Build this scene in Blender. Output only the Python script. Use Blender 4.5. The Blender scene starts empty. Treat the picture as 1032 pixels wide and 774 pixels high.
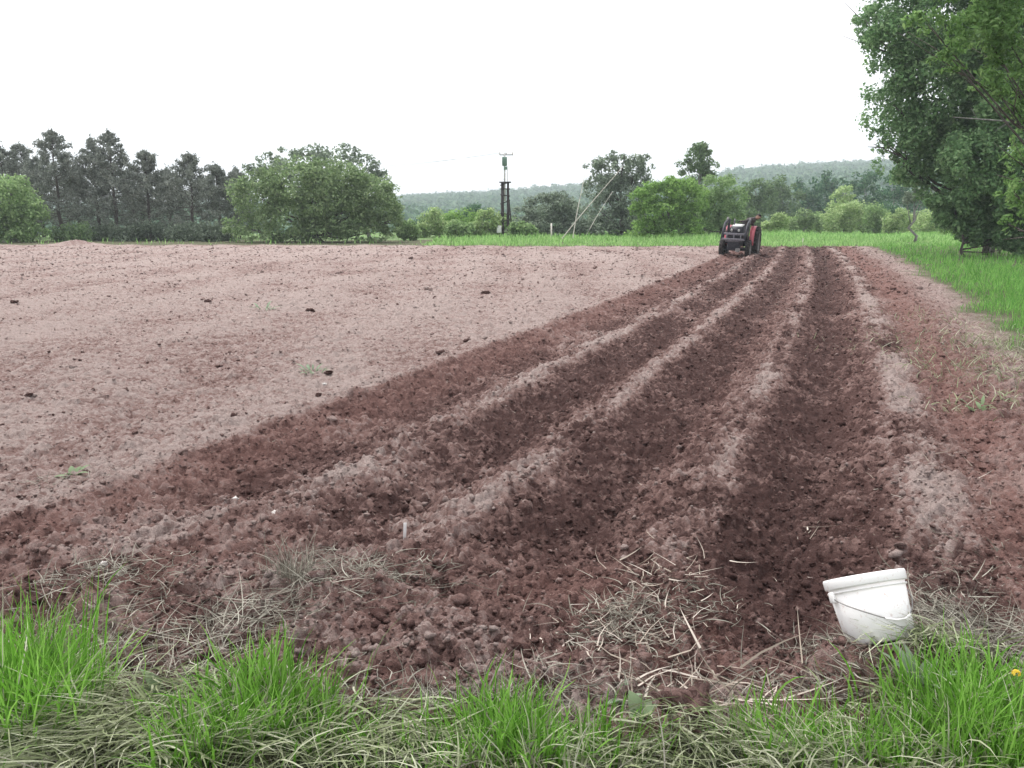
import bpy, bmesh, math
import numpy as np
from mathutils import Vector, Matrix

rng = np.random.default_rng(11)
scene = bpy.context.scene
COL = scene.collection
R = math.radians

# ------------------------------------------------------------------ camera geometry (photo measurements -> world points)
FPX, PITCH, CAMH = 803.6, math.atan((384 - 216) / 803.6), 1.6
CP, SP = math.cos(PITCH), math.sin(PITCH)

def ray(px, py):
    a = (px * 1024 / 1032 - 512) / FPX
    b = (384 - py * 1024 / 1032) / FPX
    return a, CP + b * SP, -SP + b * CP

def gp(px, py):                      # where a spot of the ground stands
    d = ray(px, py); t = -CAMH / d[2]
    return d[0] * t, d[1] * t

def at(px, py, y):                   # a point at depth y
    d = ray(px, py); t = y / d[1]
    return d[0] * t, y, CAMH + d[2] * t

# ------------------------------------------------------------------ noise
def _hash(ix, iy, seed):
    h = (ix.astype(np.int64) * 374761393 + iy.astype(np.int64) * 668265263 + seed * 2147483647) & 0xFFFFFFFF
    h = ((h ^ (h >> 13)) * 1274126177) & 0xFFFFFFFF
    h = ((h ^ (h >> 16)) * 2246822519) & 0xFFFFFFFF
    return ((h ^ (h >> 15)) & 0xFFFFFF) / float(0xFFFFFF)

def vnoise(x, y, seed=0):
    x = np.asarray(x, float); y = np.asarray(y, float)
    ix = np.floor(x); iy = np.floor(y)
    fx = x - ix; fy = y - iy
    fx = fx * fx * fx * (fx * (fx * 6 - 15) + 10); fy = fy * fy * fy * (fy * (fy * 6 - 15) + 10)
    a = _hash(ix, iy, seed); b = _hash(ix + 1, iy, seed); c = _hash(ix, iy + 1, seed); d = _hash(ix + 1, iy + 1, seed)
    return (a + (b - a) * fx + (c - a) * fy + (a - b - c + d) * fx * fy) * 2 - 1

def fbm(x, y, scale, octs, seed, gain=0.5):
    s = np.zeros(np.shape(x)); amp = 1.0; f = 1.0 / scale; tot = 0
    for o in range(octs):
        ca, sa = math.cos(o * 1.3 + seed), math.sin(o * 1.3 + seed)
        s = s + amp * vnoise((x * ca - y * sa) * f + 17.3 * o, (x * sa + y * ca) * f - 9.1 * o, seed + o * 7)
        tot += amp; amp *= gain; f *= 2.03
    return s / tot

def crumbs(x, y, cell, seed, fill=0.62):
    """packed lumps: returns dome height (in cells) and a random number per lump"""
    gx = x / cell; gy = y / cell
    ix = np.floor(gx); iy = np.floor(gy)
    best = np.zeros(np.shape(x)); rid = np.zeros(np.shape(x))
    for dx in (-1, 0, 1):
        for dy in (-1, 0, 1):
            cx = ix + dx; cy = iy + dy
            px = cx + _hash(cx, cy, seed); py = cy + _hash(cx, cy, seed + 1)
            rr = fill * (0.35 + 0.75 * _hash(cx, cy, seed + 2))
            ex = 0.7 + 0.6 * _hash(cx, cy, seed + 3)
            h = rr * rr - ((gx - px) * ex) ** 2 - ((gy - py) / ex) ** 2
            h = np.sqrt(np.maximum(h, 0)) * (0.6 + 0.6 * _hash(cx, cy, seed + 4))
            m = h > best
            best = np.where(m, h, best); rid = np.where(m, _hash(cx, cy, seed + 5), rid)
    return best, rid

def sstep(a, b, x):
    t = np.clip((x - a) / (b - a), 0, 1)
    return t * t * (3 - 2 * t)

# ------------------------------------------------------------------ mesh helpers
def mesh_np(V, Fs, name='mesh', smooth=False):
    if isinstance(Fs, np.ndarray): Fs = [Fs]
    Fs = [np.asarray(f, dtype=np.int32) for f in Fs if len(f)]
    me = bpy.data.meshes.new(name)
    V = np.asarray(V, dtype=np.float32)
    me.vertices.add(len(V)); me.vertices.foreach_set('co', V.ravel())
    sizes = np.concatenate([np.full(len(f), f.shape[1], np.int32) for f in Fs])
    loops = np.concatenate([f.ravel() for f in Fs])
    starts = np.concatenate([[0], np.cumsum(sizes)[:-1]]).astype(np.int32)
    me.loops.add(len(loops)); me.loops.foreach_set('vertex_index', loops)
    me.polygons.add(len(sizes)); me.polygons.foreach_set('loop_start', starts)
    me.polygons.foreach_set('loop_total', sizes)
    if smooth: me.polygons.foreach_set('use_smooth', np.ones(len(sizes), bool))
    me.update(calc_edges=True)
    me.validate()
    return me

def link(name, me, mat=None, parent=None):
    o = bpy.data.objects.new(name, me); COL.objects.link(o)
    if mat is not None:
        if not me.materials: me.materials.append(mat)
    if parent is not None: o.parent = parent
    return o

def tag(o, label=None, cat=None, group=None, kind=None):
    if label: o['label'] = label
    if cat: o['category'] = cat
    if group: o['group'] = group
    if kind: o['kind'] = kind
    return o

def empty(name, loc, rz=0.0):
    o = bpy.data.objects.new(name, None); COL.objects.link(o)
    o.empty_display_size = 0.2
    o.location = loc; o.rotation_euler = (0, 0, rz)
    return o

class MB:
    """collects shapes into ONE mesh"""
    def __init__(s): s.V = []; s.F = {}; s.n = 0
    def add(s, V, F):
        V = np.asarray(V, float).reshape(-1, 3)
        if isinstance(F, np.ndarray): F = [F]
        for f in F:
            f = np.asarray(f, np.int64)
            if len(f): s.F.setdefault(f.shape[1], []).append(f + s.n)
        s.V.append(V); s.n += len(V); return s
    def box(s, c, size, rot=(0, 0, 0), bevel=0.0, taper=1.0):
        bm = bmesh.new(); bmesh.ops.create_cube(bm, size=1)
        for v in bm.verts:
            k = taper if v.co.z > 0 else 1.0
            v.co = Vector((v.co.x * size[0] * k, v.co.y * size[1] * k, v.co.z * size[2]))
        if bevel: bmesh.ops.bevel(bm, geom=bm.edges[:], offset=bevel, segments=2, affect='EDGES', profile=0.5)
        M = Matrix.Translation(c) @ Matrix.Rotation(rot[2], 4, 'Z') @ Matrix.Rotation(rot[1], 4, 'Y') @ Matrix.Rotation(rot[0], 4, 'X')
        bm.transform(M); s._bm(bm); return s
    def _bm(s, bm):
        bm.verts.index_update()
        V = [v.co[:] for v in bm.verts]; by = {}
        for f in bm.faces: by.setdefault(len(f.verts), []).append([v.index for v in f.verts])
        s.add(V, [np.array(x) for x in by.values()]); bm.free()
    def tube(s, pts, rad, n=8, cap=True):
        pts = [Vector(p) for p in pts]; m = len(pts)
        if not hasattr(rad, '__len__'): rad = [rad] * m
        V = []; t0 = (pts[1] - pts[0]).normalized()
        ref = Vector((0, 0, 1)) if abs(t0.z) < 0.9 else Vector((1, 0, 0))
        nrm = t0.cross(ref).normalized()
        for i in range(m):
            t = (pts[min(i + 1, m - 1)] - pts[max(i - 1, 0)]).normalized()
            nrm = (nrm - t * nrm.dot(t)).normalized(); b = t.cross(nrm)
            for k in range(n):
                a = 2 * math.pi * k / n
                V.append(pts[i] + (nrm * math.cos(a) + b * math.sin(a)) * rad[i])
        F = [[i * n + k, i * n + (k + 1) % n, (i + 1) * n + (k + 1) % n, (i + 1) * n + k] for i in range(m - 1) for k in range(n)]
        Fs = [np.array(F)]
        if cap: Fs.append(np.array([list(range(n))[::-1], [(m - 1) * n + k for k in range(n)]]))
        s.add([v[:] for v in V], Fs); return s
    def lathe(s, prof, M=None, n=32, closed=False):
        V = []; m = len(prof)
        for (r, z) in prof:
            for k in range(n):
                a = 2 * math.pi * k / n; V.append((r * math.cos(a), r * math.sin(a), z))
        F = []
        for i in range(m if closed else m - 1):
            j = (i + 1) % m
            for k in range(n): F.append([i * n + k, i * n + (k + 1) % n, j * n + (k + 1) % n, j * n + k])
        V = np.array(V)
        if M is not None: V = np.array([(M @ Vector(v))[:] for v in V])
        s.add(V, np.array(F)); return s
    def prism(s, poly, x0, x1, M=None):          # polygon in local YZ extruded along X
        n = len(poly)
        V = [(x0, p[0], p[1]) for p in poly] + [(x1, p[0], p[1]) for p in poly]
        Fs = [np.array([[k, (k + 1) % n, n + (k + 1) % n, n + k] for k in range(n)]), np.array([list(range(n))[::-1], list(range(n, 2 * n))])]
        if M is not None: V = [(M @ Vector(v))[:] for v in V]
        s.add(V, Fs); return s
    def build(s, name, mat, parent=None, smooth=False):
        me = mesh_np(np.concatenate(s.V), [np.concatenate(f) for f in s.F.values()], name, smooth)
        return link(name, me, mat, parent)

# ------------------------------------------------------------------ materials
def mat_new(name):
    m = bpy.data.materials.new(name); m.use_nodes = True
    nt = m.node_tree; nt.nodes.clear()
    out = nt.nodes.new('ShaderNodeOutputMaterial')
    return m, nt, out

def N(nt, typ, **kw):
    n = nt.nodes.new(typ)
    for k, v in kw.items():
        if k.startswith('i_'):
            key = k[2:]; key = int(key) if key.isdigit() else key.replace('_', ' ')
            n.inputs[key].default_value = v
        else: setattr(n, k, v)
    return n

def ramp(nt, stops):
    n = nt.nodes.new('ShaderNodeValToRGB'); e = n.color_ramp.elements
    e[0].position = stops[0][0]; e[0].color = (*stops[0][1], 1)
    e[1].position = stops[-1][0]; e[1].color = (*stops[-1][1], 1)
    for p, c in stops[1:-1]:
        x = e.new(p); x.color = (*c, 1)
    return n

def mixc(nt, fac, a, b, mode='MIX'):
    n = nt.nodes.new('ShaderNodeMix'); n.data_type = 'RGBA'; n.blend_type = mode
    for sock, v in ((n.inputs[0], fac), (n.inputs[6], a), (n.inputs[7], b)):
        if hasattr(v, 'is_output'): nt.links.new(v, sock)
        elif isinstance(v, (int, float)): sock.default_value = v
        else: sock.default_value = (*v, 1)
    return n.outputs[2]

def foliage(name, dark, mid, lite, transl=0.45, rough=0.6, spec=0.10):
    m, nt, out = mat_new(name)
    g = N(nt, 'ShaderNodeNewGeometry')
    r = ramp(nt, [(0.0, dark), (0.5, mid), (1.0, lite)])
    nt.links.new(g.outputs['Random Per Island'], r.inputs[0])
    tc = N(nt, 'ShaderNodeTexCoord')
    nz = N(nt, 'ShaderNodeTexNoise'); nz.inputs['Scale'].default_value = 0.9; nz.inputs['Detail'].default_value = 3
    nt.links.new(tc.outputs['Object'], nz.inputs['Vector'])
    mp = N(nt, 'ShaderNodeMapRange'); mp.inputs[1].default_value = 0.3; mp.inputs[2].default_value = 0.7
    mp.inputs[3].default_value = 0.82; mp.inputs[4].default_value = 1.18
    nt.links.new(nz.outputs[0], mp.inputs[0])
    hsv = N(nt, 'ShaderNodeHueSaturation')
    nt.links.new(mp.outputs[0], hsv.inputs['Value']); nt.links.new(r.outputs[0], hsv.inputs['Color'])
    b = N(nt, 'ShaderNodeBsdfPrincipled'); b.inputs['Roughness'].default_value = rough
    b.inputs['Specular IOR Level'].default_value = spec
    nt.links.new(hsv.outputs[0], b.inputs['Base Color'])
    t = N(nt, 'ShaderNodeBsdfTranslucent'); nt.links.new(hsv.outputs[0], t.inputs['Color'])
    mx = N(nt, 'ShaderNodeMixShader'); mx.inputs[0].default_value = transl
    nt.links.new(b.outputs[0], mx.inputs[1]); nt.links.new(t.outputs[0], mx.inputs[2])
    nt.links.new(mx.outputs[0], out.inputs[0])
    return m

def rough_mat(name, ca, cb, scale=8.0, rough=0.8, bump=0.3, metallic=0.0, spec=0.3, stretch=(1, 1, 1)):
    m, nt, out = mat_new(name)
    tc = N(nt, 'ShaderNodeTexCoord'); mp = N(nt, 'ShaderNodeMapping'); mp.inputs['Scale'].default_value = stretch
    nt.links.new(tc.outputs['Object'], mp.inputs[0])
    nz = N(nt, 'ShaderNodeTexNoise'); nz.inputs['Scale'].default_value = scale; nz.inputs['Detail'].default_value = 6
    nz.inputs['Roughness'].default_value = 0.65
    nt.links.new(mp.outputs[0], nz.inputs['Vector'])
    r = ramp(nt, [(0.35, ca), (0.65, cb)]); nt.links.new(nz.outputs[0], r.inputs[0])
    b = N(nt, 'ShaderNodeBsdfPrincipled'); b.inputs['Roughness'].default_value = rough
    b.inputs['Metallic'].default_value = metallic; b.inputs['Specular IOR Level'].default_value = spec
    nt.links.new(r.outputs[0], b.inputs['Base Color'])
    if bump:
        bp = N(nt, 'ShaderNodeBump'); bp.inputs['Strength'].default_value = bump; bp.inputs['Distance'].default_value = 0.02
        nt.links.new(nz.outputs[0], bp.inputs['Height']); nt.links.new(bp.outputs[0], b.inputs['Normal'])
    nt.links.new(b.outputs[0], out.inputs[0])
    return m

SOIL_FRESH, SOIL_MID, SOIL_DRY, SOIL_RED = (0.072, 0.041, 0.037), (0.20, 0.127, 0.113), (0.345, 0.275, 0.252), (0.212, 0.114, 0.098)

def soil_material():
    m, nt, out = mat_new('soil')
    at_ = N(nt, 'ShaderNodeAttribute'); at_.attribute_name = 'soil'
    sep = N(nt, 'ShaderNodeSeparateColor'); nt.links.new(at_.outputs['Color'], sep.inputs[0])
    geo = N(nt, 'ShaderNodeNewGeometry')
    def noise(scale, det, rough=0.6):
        n = N(nt, 'ShaderNodeTexNoise'); n.inputs['Scale'].default_value = scale
        n.inputs['Detail'].default_value = det; n.inputs['Roughness'].default_value = rough
        nt.links.new(geo.outputs['Position'], n.inputs['Vector']); return n.outputs[0]
    def math_(op, a, b):
        n = N(nt, 'ShaderNodeMath'); n.operation = op
        for i, v in enumerate((a, b)):
            if hasattr(v, 'is_output'): nt.links.new(v, n.inputs[i])
            else: n.inputs[i].default_value = v
        return n.outputs[0]
    n1 = noise(3.0, 8, 0.68); n2 = noise(28.0, 6, 0.7); n3 = noise(150.0, 4, 0.7)
    dv = math_('ADD', sep.outputs[0], math_('MULTIPLY', math_('SUBTRACT', n1, 0.5), 0.55))
    dv = math_('ADD', dv, math_('MULTIPLY', math_('SUBTRACT', n2, 0.5), 0.6))
    for sc_, am in ((9.0, .22), (34.0, .36)):             # every lump has dried its own way
        vo = N(nt, 'ShaderNodeTexVoronoi'); vo.inputs['Scale'].default_value = sc_
        nt.links.new(geo.outputs['Position'], vo.inputs['Vector'])
        sv = N(nt, 'ShaderNodeSeparateColor'); nt.links.new(vo.outputs['Color'], sv.inputs[0])
        dv = math_('ADD', dv, math_('MULTIPLY', math_('SUBTRACT', sv.outputs[0], 0.5), am))
    dv = math_('ADD', math_('MULTIPLY', math_('SUBTRACT', dv, 0.5), 1.3), 0.5)
    r = ramp(nt, [(0.0, SOIL_FRESH), (0.45, SOIL_MID), (1.0, SOIL_DRY)]); nt.links.new(dv, r.inputs[0])
    c = mixc(nt, math_('MULTIPLY', sep.outputs[1], 0.8), r.outputs[0], SOIL_RED)
    # rotten plant litter and roots lying in the soil
    gr = ramp(nt, [(0.3, (0.06, 0.075, 0.035)), (0.7, (0.16, 0.15, 0.10))]); nt.links.new(n2, gr.inputs[0])
    c = mixc(nt, sep.outputs[2], c, gr.outputs[0])
    mr = N(nt, 'ShaderNodeMapRange'); mr.inputs[1].default_value = 0.25; mr.inputs[2].default_value = 0.75
    mr.inputs[3].default_value = 0.72; mr.inputs[4].default_value = 1.28
    nt.links.new(n3, mr.inputs[0])
    hs = N(nt, 'ShaderNodeHueSaturation'); nt.links.new(c, hs.inputs['Color']); nt.links.new(mr.outputs[0], hs.inputs['Value'])
    b = N(nt, 'ShaderNodeBsdfPrincipled'); b.inputs['Roughness'].default_value = 0.95
    b.inputs['Specular IOR Level'].default_value = 0.08
    nt.links.new(hs.outputs[0], b.inputs['Base Color'])
    hgt = math_('ADD', math_('MULTIPLY', n2, 0.06), math_('MULTIPLY', n3, 0.024))
    bp = N(nt, 'ShaderNodeBump'); bp.inputs['Strength'].default_value = 0.8; bp.inputs['Distance'].default_value = 1.0
    nt.links.new(hgt, bp.inputs['Height']); nt.links.new(bp.outputs[0], b.inputs['Normal'])
    nt.links.new(b.outputs[0], out.inputs[0])
    return m

def straw_mat(name, a, b_, c):
    m = foliage(name, a, b_, c, transl=0.15, rough=0.6, spec=0.2); return m

M = {}
M['soil'] = soil_material()
M['straw'] = straw_mat('straw', (0.22, 0.18, 0.14), (0.40, 0.34, 0.28), (0.62, 0.55, 0.48))
M['green_grass'] = foliage('green_grass', (0.07, 0.175, 0.022), (0.15, 0.34, 0.042), (0.27, 0.48, 0.105), transl=0.4, rough=0.45)
M['dull_grass'] = foliage('dull_grass', (0.125, 0.155, 0.072), (0.265, 0.3, 0.165), (0.5, 0.51, 0.38), transl=0.25, rough=0.5)
M['dry_grass'] = foliage('dry_grass', (0.09, 0.082, 0.065), (0.205, 0.19, 0.155), (0.40, 0.38, 0.32), transl=0.2, rough=0.6)
M['verge_grass'] = foliage('verge_grass', (0.081, 0.216, 0.041), (0.149, 0.348, 0.074), (0.257, 0.48, 0.121), transl=0.4)
M['meadow_grass'] = foliage('meadow_grass', (0.14, 0.287, 0.072), (0.266, 0.483, 0.144), (0.42, 0.621, 0.256), transl=0.4)
M['bark_dark'] = rough_mat('bark_dark', (0.045, 0.036, 0.034), (0.12, 0.10, 0.09), 6, 0.9, 0.6, stretch=(1, 1, 0.25))
M['bark_grey'] = rough_mat('bark_grey', (0.12, 0.115, 0.11), (0.26, 0.25, 0.235), 7, 0.9, 0.5, stretch=(1, 1, 0.25))
M['bark_birch'] = rough_mat('bark_birch', (0.09, 0.085, 0.08), (0.62, 0.60, 0.57), 3.2, 0.75, 0.3, stretch=(0.6, 0.6, 2.5))

# ------------------------------------------------------------------ the field: furrows, headland, verge
TH = R(23); CT, ST = math.cos(TH), math.sin(TH)
PROF = np.array([  # offset across the furrows, height, dryness, redness
    (-60, 0.0, .90, 0), (-4.45, 0.0, .90, 0), (-4.22, 0.03, .88, .0), (-4.12, 0.05, .84, .05), (-4.05, 0.03, .36, .35), (-3.85, -.08, .26, .55), (-3.6, -.15, .24, .35),
    (-3.4, -.16, .18, .1), (-3.2, -.13, .22, .1), (-3.0, 0.0, .36, 0), (-2.88, .04, .86, 0), (-2.79, .03, .66, 0), (-2.71, -.005, .22, 0), (-2.55, -.07, .08, 0),
    (-2.2, -.16, .1, 0), (-2.05, -.10, .25, .1), (-1.95, .015, .40, 0), (-1.85, .04, .86, 0), (-1.77, .03, .66, 0), (-1.69, -.005, .22, 0), (-1.5, -.09, .08, 0),
    (-1.18, -.18, .1, 0), (-0.98, -.08, .28, .15), (-.78, .025, .42, 0), (-.68, .04, .84, 0), (-.60, .03, .55, 0), (-.51, -.005, .16, 0), (-.36, -.10, .07, 0),
    (-.12, -.21, .06, 0), (.08, -.14, .14, .1), (.24, -.02, .18, .1), (.36, .03, .5, .1), (.46, .045, .93, 0), (.62, .03, .86, .05),
    (.76, -.02, .5, .5), (.92, -.075, .38, .75), (1.08, -.02, .42, .7), (1.28, .035, .5, .6), (1.5, .04, .58, .4), (1.75, .02, .72, .15),
    (2.1, .02, .75, 0), (3.2, 0.0, .6, 0), (60, 0.0, .6, 0)])
_uu = np.arange(-6, 4, 0.01)
_ker = np.exp(-0.5 * (np.arange(-15, 16) * 0.01 / 0.03) ** 2); _ker /= _ker.sum()
_tab = [np.convolve(np.pad(np.interp(_uu, PROF[:, 0], PROF[:, k]), 15, mode='edge'), _ker, 'valid') for k in (1, 2, 3)]

# the bucket's pose: leaning away and to the left
_d = Vector(ray(879, 613)).normalized()
_r = _d.cross(Vector((0, 0, 1))).normalized(); _u = _r.cross(_d).normalized()
BAX = (_u * math.cos(R(20.5)) - _r * math.sin(R(20.5))).normalized()
BH, BRT, BRB = .240, .141, .121
BCTR = Vector((0, 0, CAMH)) + _d * 3.42
BFOOT = BCTR - BAX * BH * .5
if BFOOT.z > .12 or BFOOT.z < -.1: raise ValueError(str(BFOOT))
MOUNDS = [(*gp(848, 668), .13, .13), (*gp(685, 740), .11, .10), (*gp(400, 662), .22, .06), (*gp(160, 648), .30, .05),
          (*gp(105, 600), .25, .06), (*gp(640, 632), .22, .07), (*gp(330, 602), .26, .07), (*gp(480, 640), .2, .05), (*gp(560, 690), .18, .05),
          (*gp(250, 530), .3, .06), (*gp(590, 600), .3, .05), (-24.4, 46.0, 0.9, .34), (*gp(930, 655), .25, .03)]

def furrow_coords(x, y):
    u = x * CT - y * ST; v = x * ST + y * CT
    return u, v, u + 0.0009 * np.clip(v, 0, 55) ** 2

def grass_edge(v):                        # where the verge begins, across the furrows
    return 1.78 + 0.020 * np.clip(v - 10, 0, 40)

def headland_y(x):                        # where the near grass ends
    return 2.12 + 0.18 * vnoise(np.asarray(x) * 1.7, np.zeros(np.shape(x)) + 3.3, 5) + 0.5 * sstep(-1.35, -1.75, x) + 0.12 * sstep(.9, 1.5, x)

def field(x, y):
    x = np.asarray(x, float); y = np.asarray(y, float)
    u, v, up = furrow_coords(x, y)
    far = sstep(3, 30, y)
    upw = up + 0.035 * fbm(v * 0.8, u * 0.3, 1.0, 3, 3) + 0.035 * fbm(x, y, 0.35, 3, 21)
    z = np.interp(upw, _uu, _tab[0]); dry = np.interp(upw, _uu, _tab[1]); red = np.interp(upw, _uu, _tab[2])
    # near end of the furrows: a rough headland
    head = sstep(2.2, 4.0, v + 0.5 * fbm(x, y, 0.9, 2, 31) + 2.5 * sstep(-3.7, -4.1, upw))
    z = z * (0.30 + 0.70 * head) * (0.60 + 0.20 * fbm(v * .5, u * 2, 1.0, 2, 12))
    dn = fbm(x, y, 0.8, 3, 41)
    dry = dry * head + (1 - head) * (0.54 + 0.35 * dn)
    red = red * head + (1 - head) * np.clip(0.35 + 0.9 * fbm(x, y, 0.5, 2, 51), 0, 1) * 0.7
    crest = sstep(.45, .75, dry) * sstep(-4.0, -3.6, upw) * (1 - sstep(1.2, 1.5, upw))
    dry = dry - crest * np.clip(.20 - 1.3 * fbm(v * .9, u * 2.0, 1.0, 4, 15), 0, .6)
    plough = sstep(-4.25, -3.95, upw) * (1 - sstep(1.5, 2.0, upw))
    rough = 0.35 + 0.65 * plough
    big = fbm(x, y, 0.55, 2, 61)
    mid = fbm(x, y, 0.20, 3, 71)
    bil = np.abs(fbm(x, y, 0.13, 3, 81))
    bil2 = np.abs(fbm(x + 5, y, 0.055, 2, 91))
    wx = x + 0.03 * fbm(x, y, .12, 2, 83); wy = y + 0.03 * fbm(x, y, .12, 2, 87)
    k1, i1 = crumbs(wx, wy, 0.16, 311); k2, i2 = crumbs(wx, wy, 0.075, 331); k3, i3 = crumbs(wx, wy, 0.036, 351)
    crumb = 0.060 * k1 * (i1 > 0.72) + 0.046 * k2 * (i2 > .35) + 0.034 * k3
    z = z + (0.85 + 0.15 * plough) * (crumb - 0.015)
    z = z + rough * (0.022 * big * (0.4 + 0.6 * plough) + 0.026 * mid - 0.040 * (bil - 0.25) * (0.6 + 0.4 * plough) - 0.024 * (bil2 - .25))
    # the pale field: low rolls and old rows of lumps
    pale = 1 - sstep(-4.35, -4.05, upw)
    z = z + pale * (0.03 * fbm(x, y * 1.4, 2.5, 3, 101) + 0.018 * fbm(x * 0.5, y, 0.5, 2, 111))
    dry = dry + pale * (0.22 * fbm(x * 0.6, y, 3.0, 4, 121) - 0.05)
    rows = np.sin((u * .92 + v * .38) * 2.6 + 2.5 * fbm(x, y, 3.5, 2, 171))
    z = z + pale * 0.028 * rows
    dry = dry + pale * 0.09 * rows
    # clods dry first on top
    dry = dry + plough * (0.14 * mid - 0.20 * (bil - 0.25) + 0.22 * (i1 - .6) * (i1 > .72) + 0.24 * (i2 - .5) + 0.16 * (i3 - .5)) + 0.10 * dn
    dry = dry + pale * (0.16 * (i1 - .5) + 0.22 * (i2 - .5))
    dry = dry + plough * np.clip(fbm(x, y, 1.1, 3, 131) - 0.12, 0, 1) * 0.7 * (1 - far * 0.6)
    for (mx, my, mr, ma) in MOUNDS:
        z = z + ma * np.exp(-((x - mx) ** 2 + (y - my) ** 2) / (mr * mr))
    # verge and headland under grass
    g = sstep(-0.1, 0.5, up - grass_edge(v) + 0.5 * fbm(x, y, 1.0, 3, 141) - 0.7 * (1 - sstep(6, 12, v)))
    hy = headland_y(x)
    g2 = 1 - sstep(-0.12, 0.25, y - hy + 0.15 * fbm(x, y, 0.3, 2, 151))
    gx = sstep(43.2, 44.2, y + 0.5 * fbm(x, y, 2.0, 2, 161) - 2.2 * sstep(4, -12, x))
    litter = np.clip(np.maximum(np.maximum(g, g2), gx), 0, 1)
    flat = np.maximum(g * 0.8, gx)
    z = z * (1 - 0.75 * flat)
    z = z + 0.10 * g2 * sstep(2.4, 1.6, y)
    ex = x - BFOOT.x; ey = y - BFOOT.y                       # the bucket has pressed its bed into the soil
    bed = BFOOT.z - (BAX.x * ex + BAX.y * ey) / BAX.z - 0.006
    wgt = np.exp(-((ex * ex + ey * ey) / 0.034) ** 2)
    z = z * (1 - wgt) + bed * wgt
    return z, np.clip(dry, 0, 1), np.clip(red, 0, 1), litter

def hz(x, y):
    return field(np.atleast_1d(x), np.atleast_1d(y))[0]

def h1(x, y): return float(hz(x, y)[0])

def soil_attr(me, dry, red, lit):
    a = me.color_attributes.new('soil', 'FLOAT_COLOR', 'POINT')
    c = np.ones((len(dry), 4), np.float32); c[:, 0] = dry; c[:, 1] = red; c[:, 2] = lit
    a.data.foreach_set('color', c.ravel())

def build_field():
    nr, nc = 1150, 1000
    ys = np.geomspace(2.4, 57.5, nr) - 1.5
    t = np.linspace(-1, 1, nc); s = 1.18 * (0.72 * t + 0.28 * t ** 3)
    Y, S = np.meshgrid(ys, s, indexing='ij'); X = S * (Y + 1.5)
    x = X.ravel(); y = Y.ravel()
    z, d, r, l = field(x, y)
    i = np.arange(nr * nc).reshape(nr, nc)
    F = np.stack([i[:-1, :-1], i[:-1, 1:], i[1:, 1:], i[1:, :-1]], -1).reshape(-1, 4)
    me = mesh_np(np.stack([x, y, z], 1), F, 'field_soil', True)
    soil_attr(me, d, r, l)
    tag(link('field_soil', me, M['soil']), kind='structure')
build_field()

# ------------------------------------------------------------------ ground to the horizon, with the hill behind
SKY_AZ = np.array([-60, -30, -18, -8.2, -0.8, 5.4, 10.3, 16, 24.6, 35, 60.0])
SKY_TAN = np.array([.012, .018, .024, .0310, .0365, .0425, .049, .059, .069, .074, .06])

def ground_z(x, y):
    r = np.hypot(x, y); az = np.degrees(np.arctan2(x, y))
    top = np.interp(az, SKY_AZ, SKY_TAN) * 900 - 15.0
    z = -0.02 - 7.0 * sstep(78, 190, r) + 0.05 * fbm(x, y, 6, 2, 201)
    z = z + (top + 7.0) * (0.25 * sstep(240, 420, r) + 0.75 * sstep(330, 900, r)) + 3.5 * fbm(x, y, 140, 3, 211) * sstep(200, 400, r)
    hole = (1 - sstep(47, 54, y)) * (np.abs(x) < 1.1 * (y + 1.5))
    return z - 0.32 * hole

def build_ground():
    rs = np.concatenate([[0], np.geomspace(0.8, 1500, 150)]); na = 360
    az = np.linspace(0, 2 * math.pi, na, endpoint=False)
    Rr, A = np.meshgrid(rs, az, indexing='ij'); x = (Rr * np.sin(A)).ravel(); y = (Rr * np.cos(A)).ravel()
    i = np.arange(len(rs) * na).reshape(len(rs), na); j = np.roll(i, -1, 1)
    F = np.stack([i[:-1], i[1:], j[1:], j[:-1]], -1).reshape(-1, 4)
    m = rough_mat('meadow_ground', (0.07, 0.13, 0.035), (0.13, 0.20, 0.06), 1.5, 0.95, 0.0)
    tag(link('ground', mesh_np(np.stack([x, y, ground_z(x, y)], 1), F, 'ground', True), m), kind='structure')
build_ground()

# ------------------------------------------------------------------ scatter: clods and straw
def ico(level):
    bm = bmesh.new(); bmesh.ops.create_icosphere(bm, subdivisions=level, radius=1)
    bm.verts.index_update()
    V = np.array([v.co[:] for v in bm.verts]); F = np.array([[v.index for v in f.verts] for f in bm.faces]); bm.free()
    return V, F

def rand_rot(n):
    q = rng.normal(size=(n, 4)); q /= np.linalg.norm(q, axis=1)[:, None]
    w, x, y, z = q.T
    return np.stack([np.stack([1 - 2 * (y * y + z * z), 2 * (x * y - z * w), 2 * (x * z + y * w)], 1),
                     np.stack([2 * (x * y + z * w), 1 - 2 * (x * x + z * z), 2 * (y * z - x * w)], 1),
                     np.stack([2 * (x * z - y * w), 2 * (y * z + x * w), 1 - 2 * (x * x + y * y)], 1)], 1)

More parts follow.
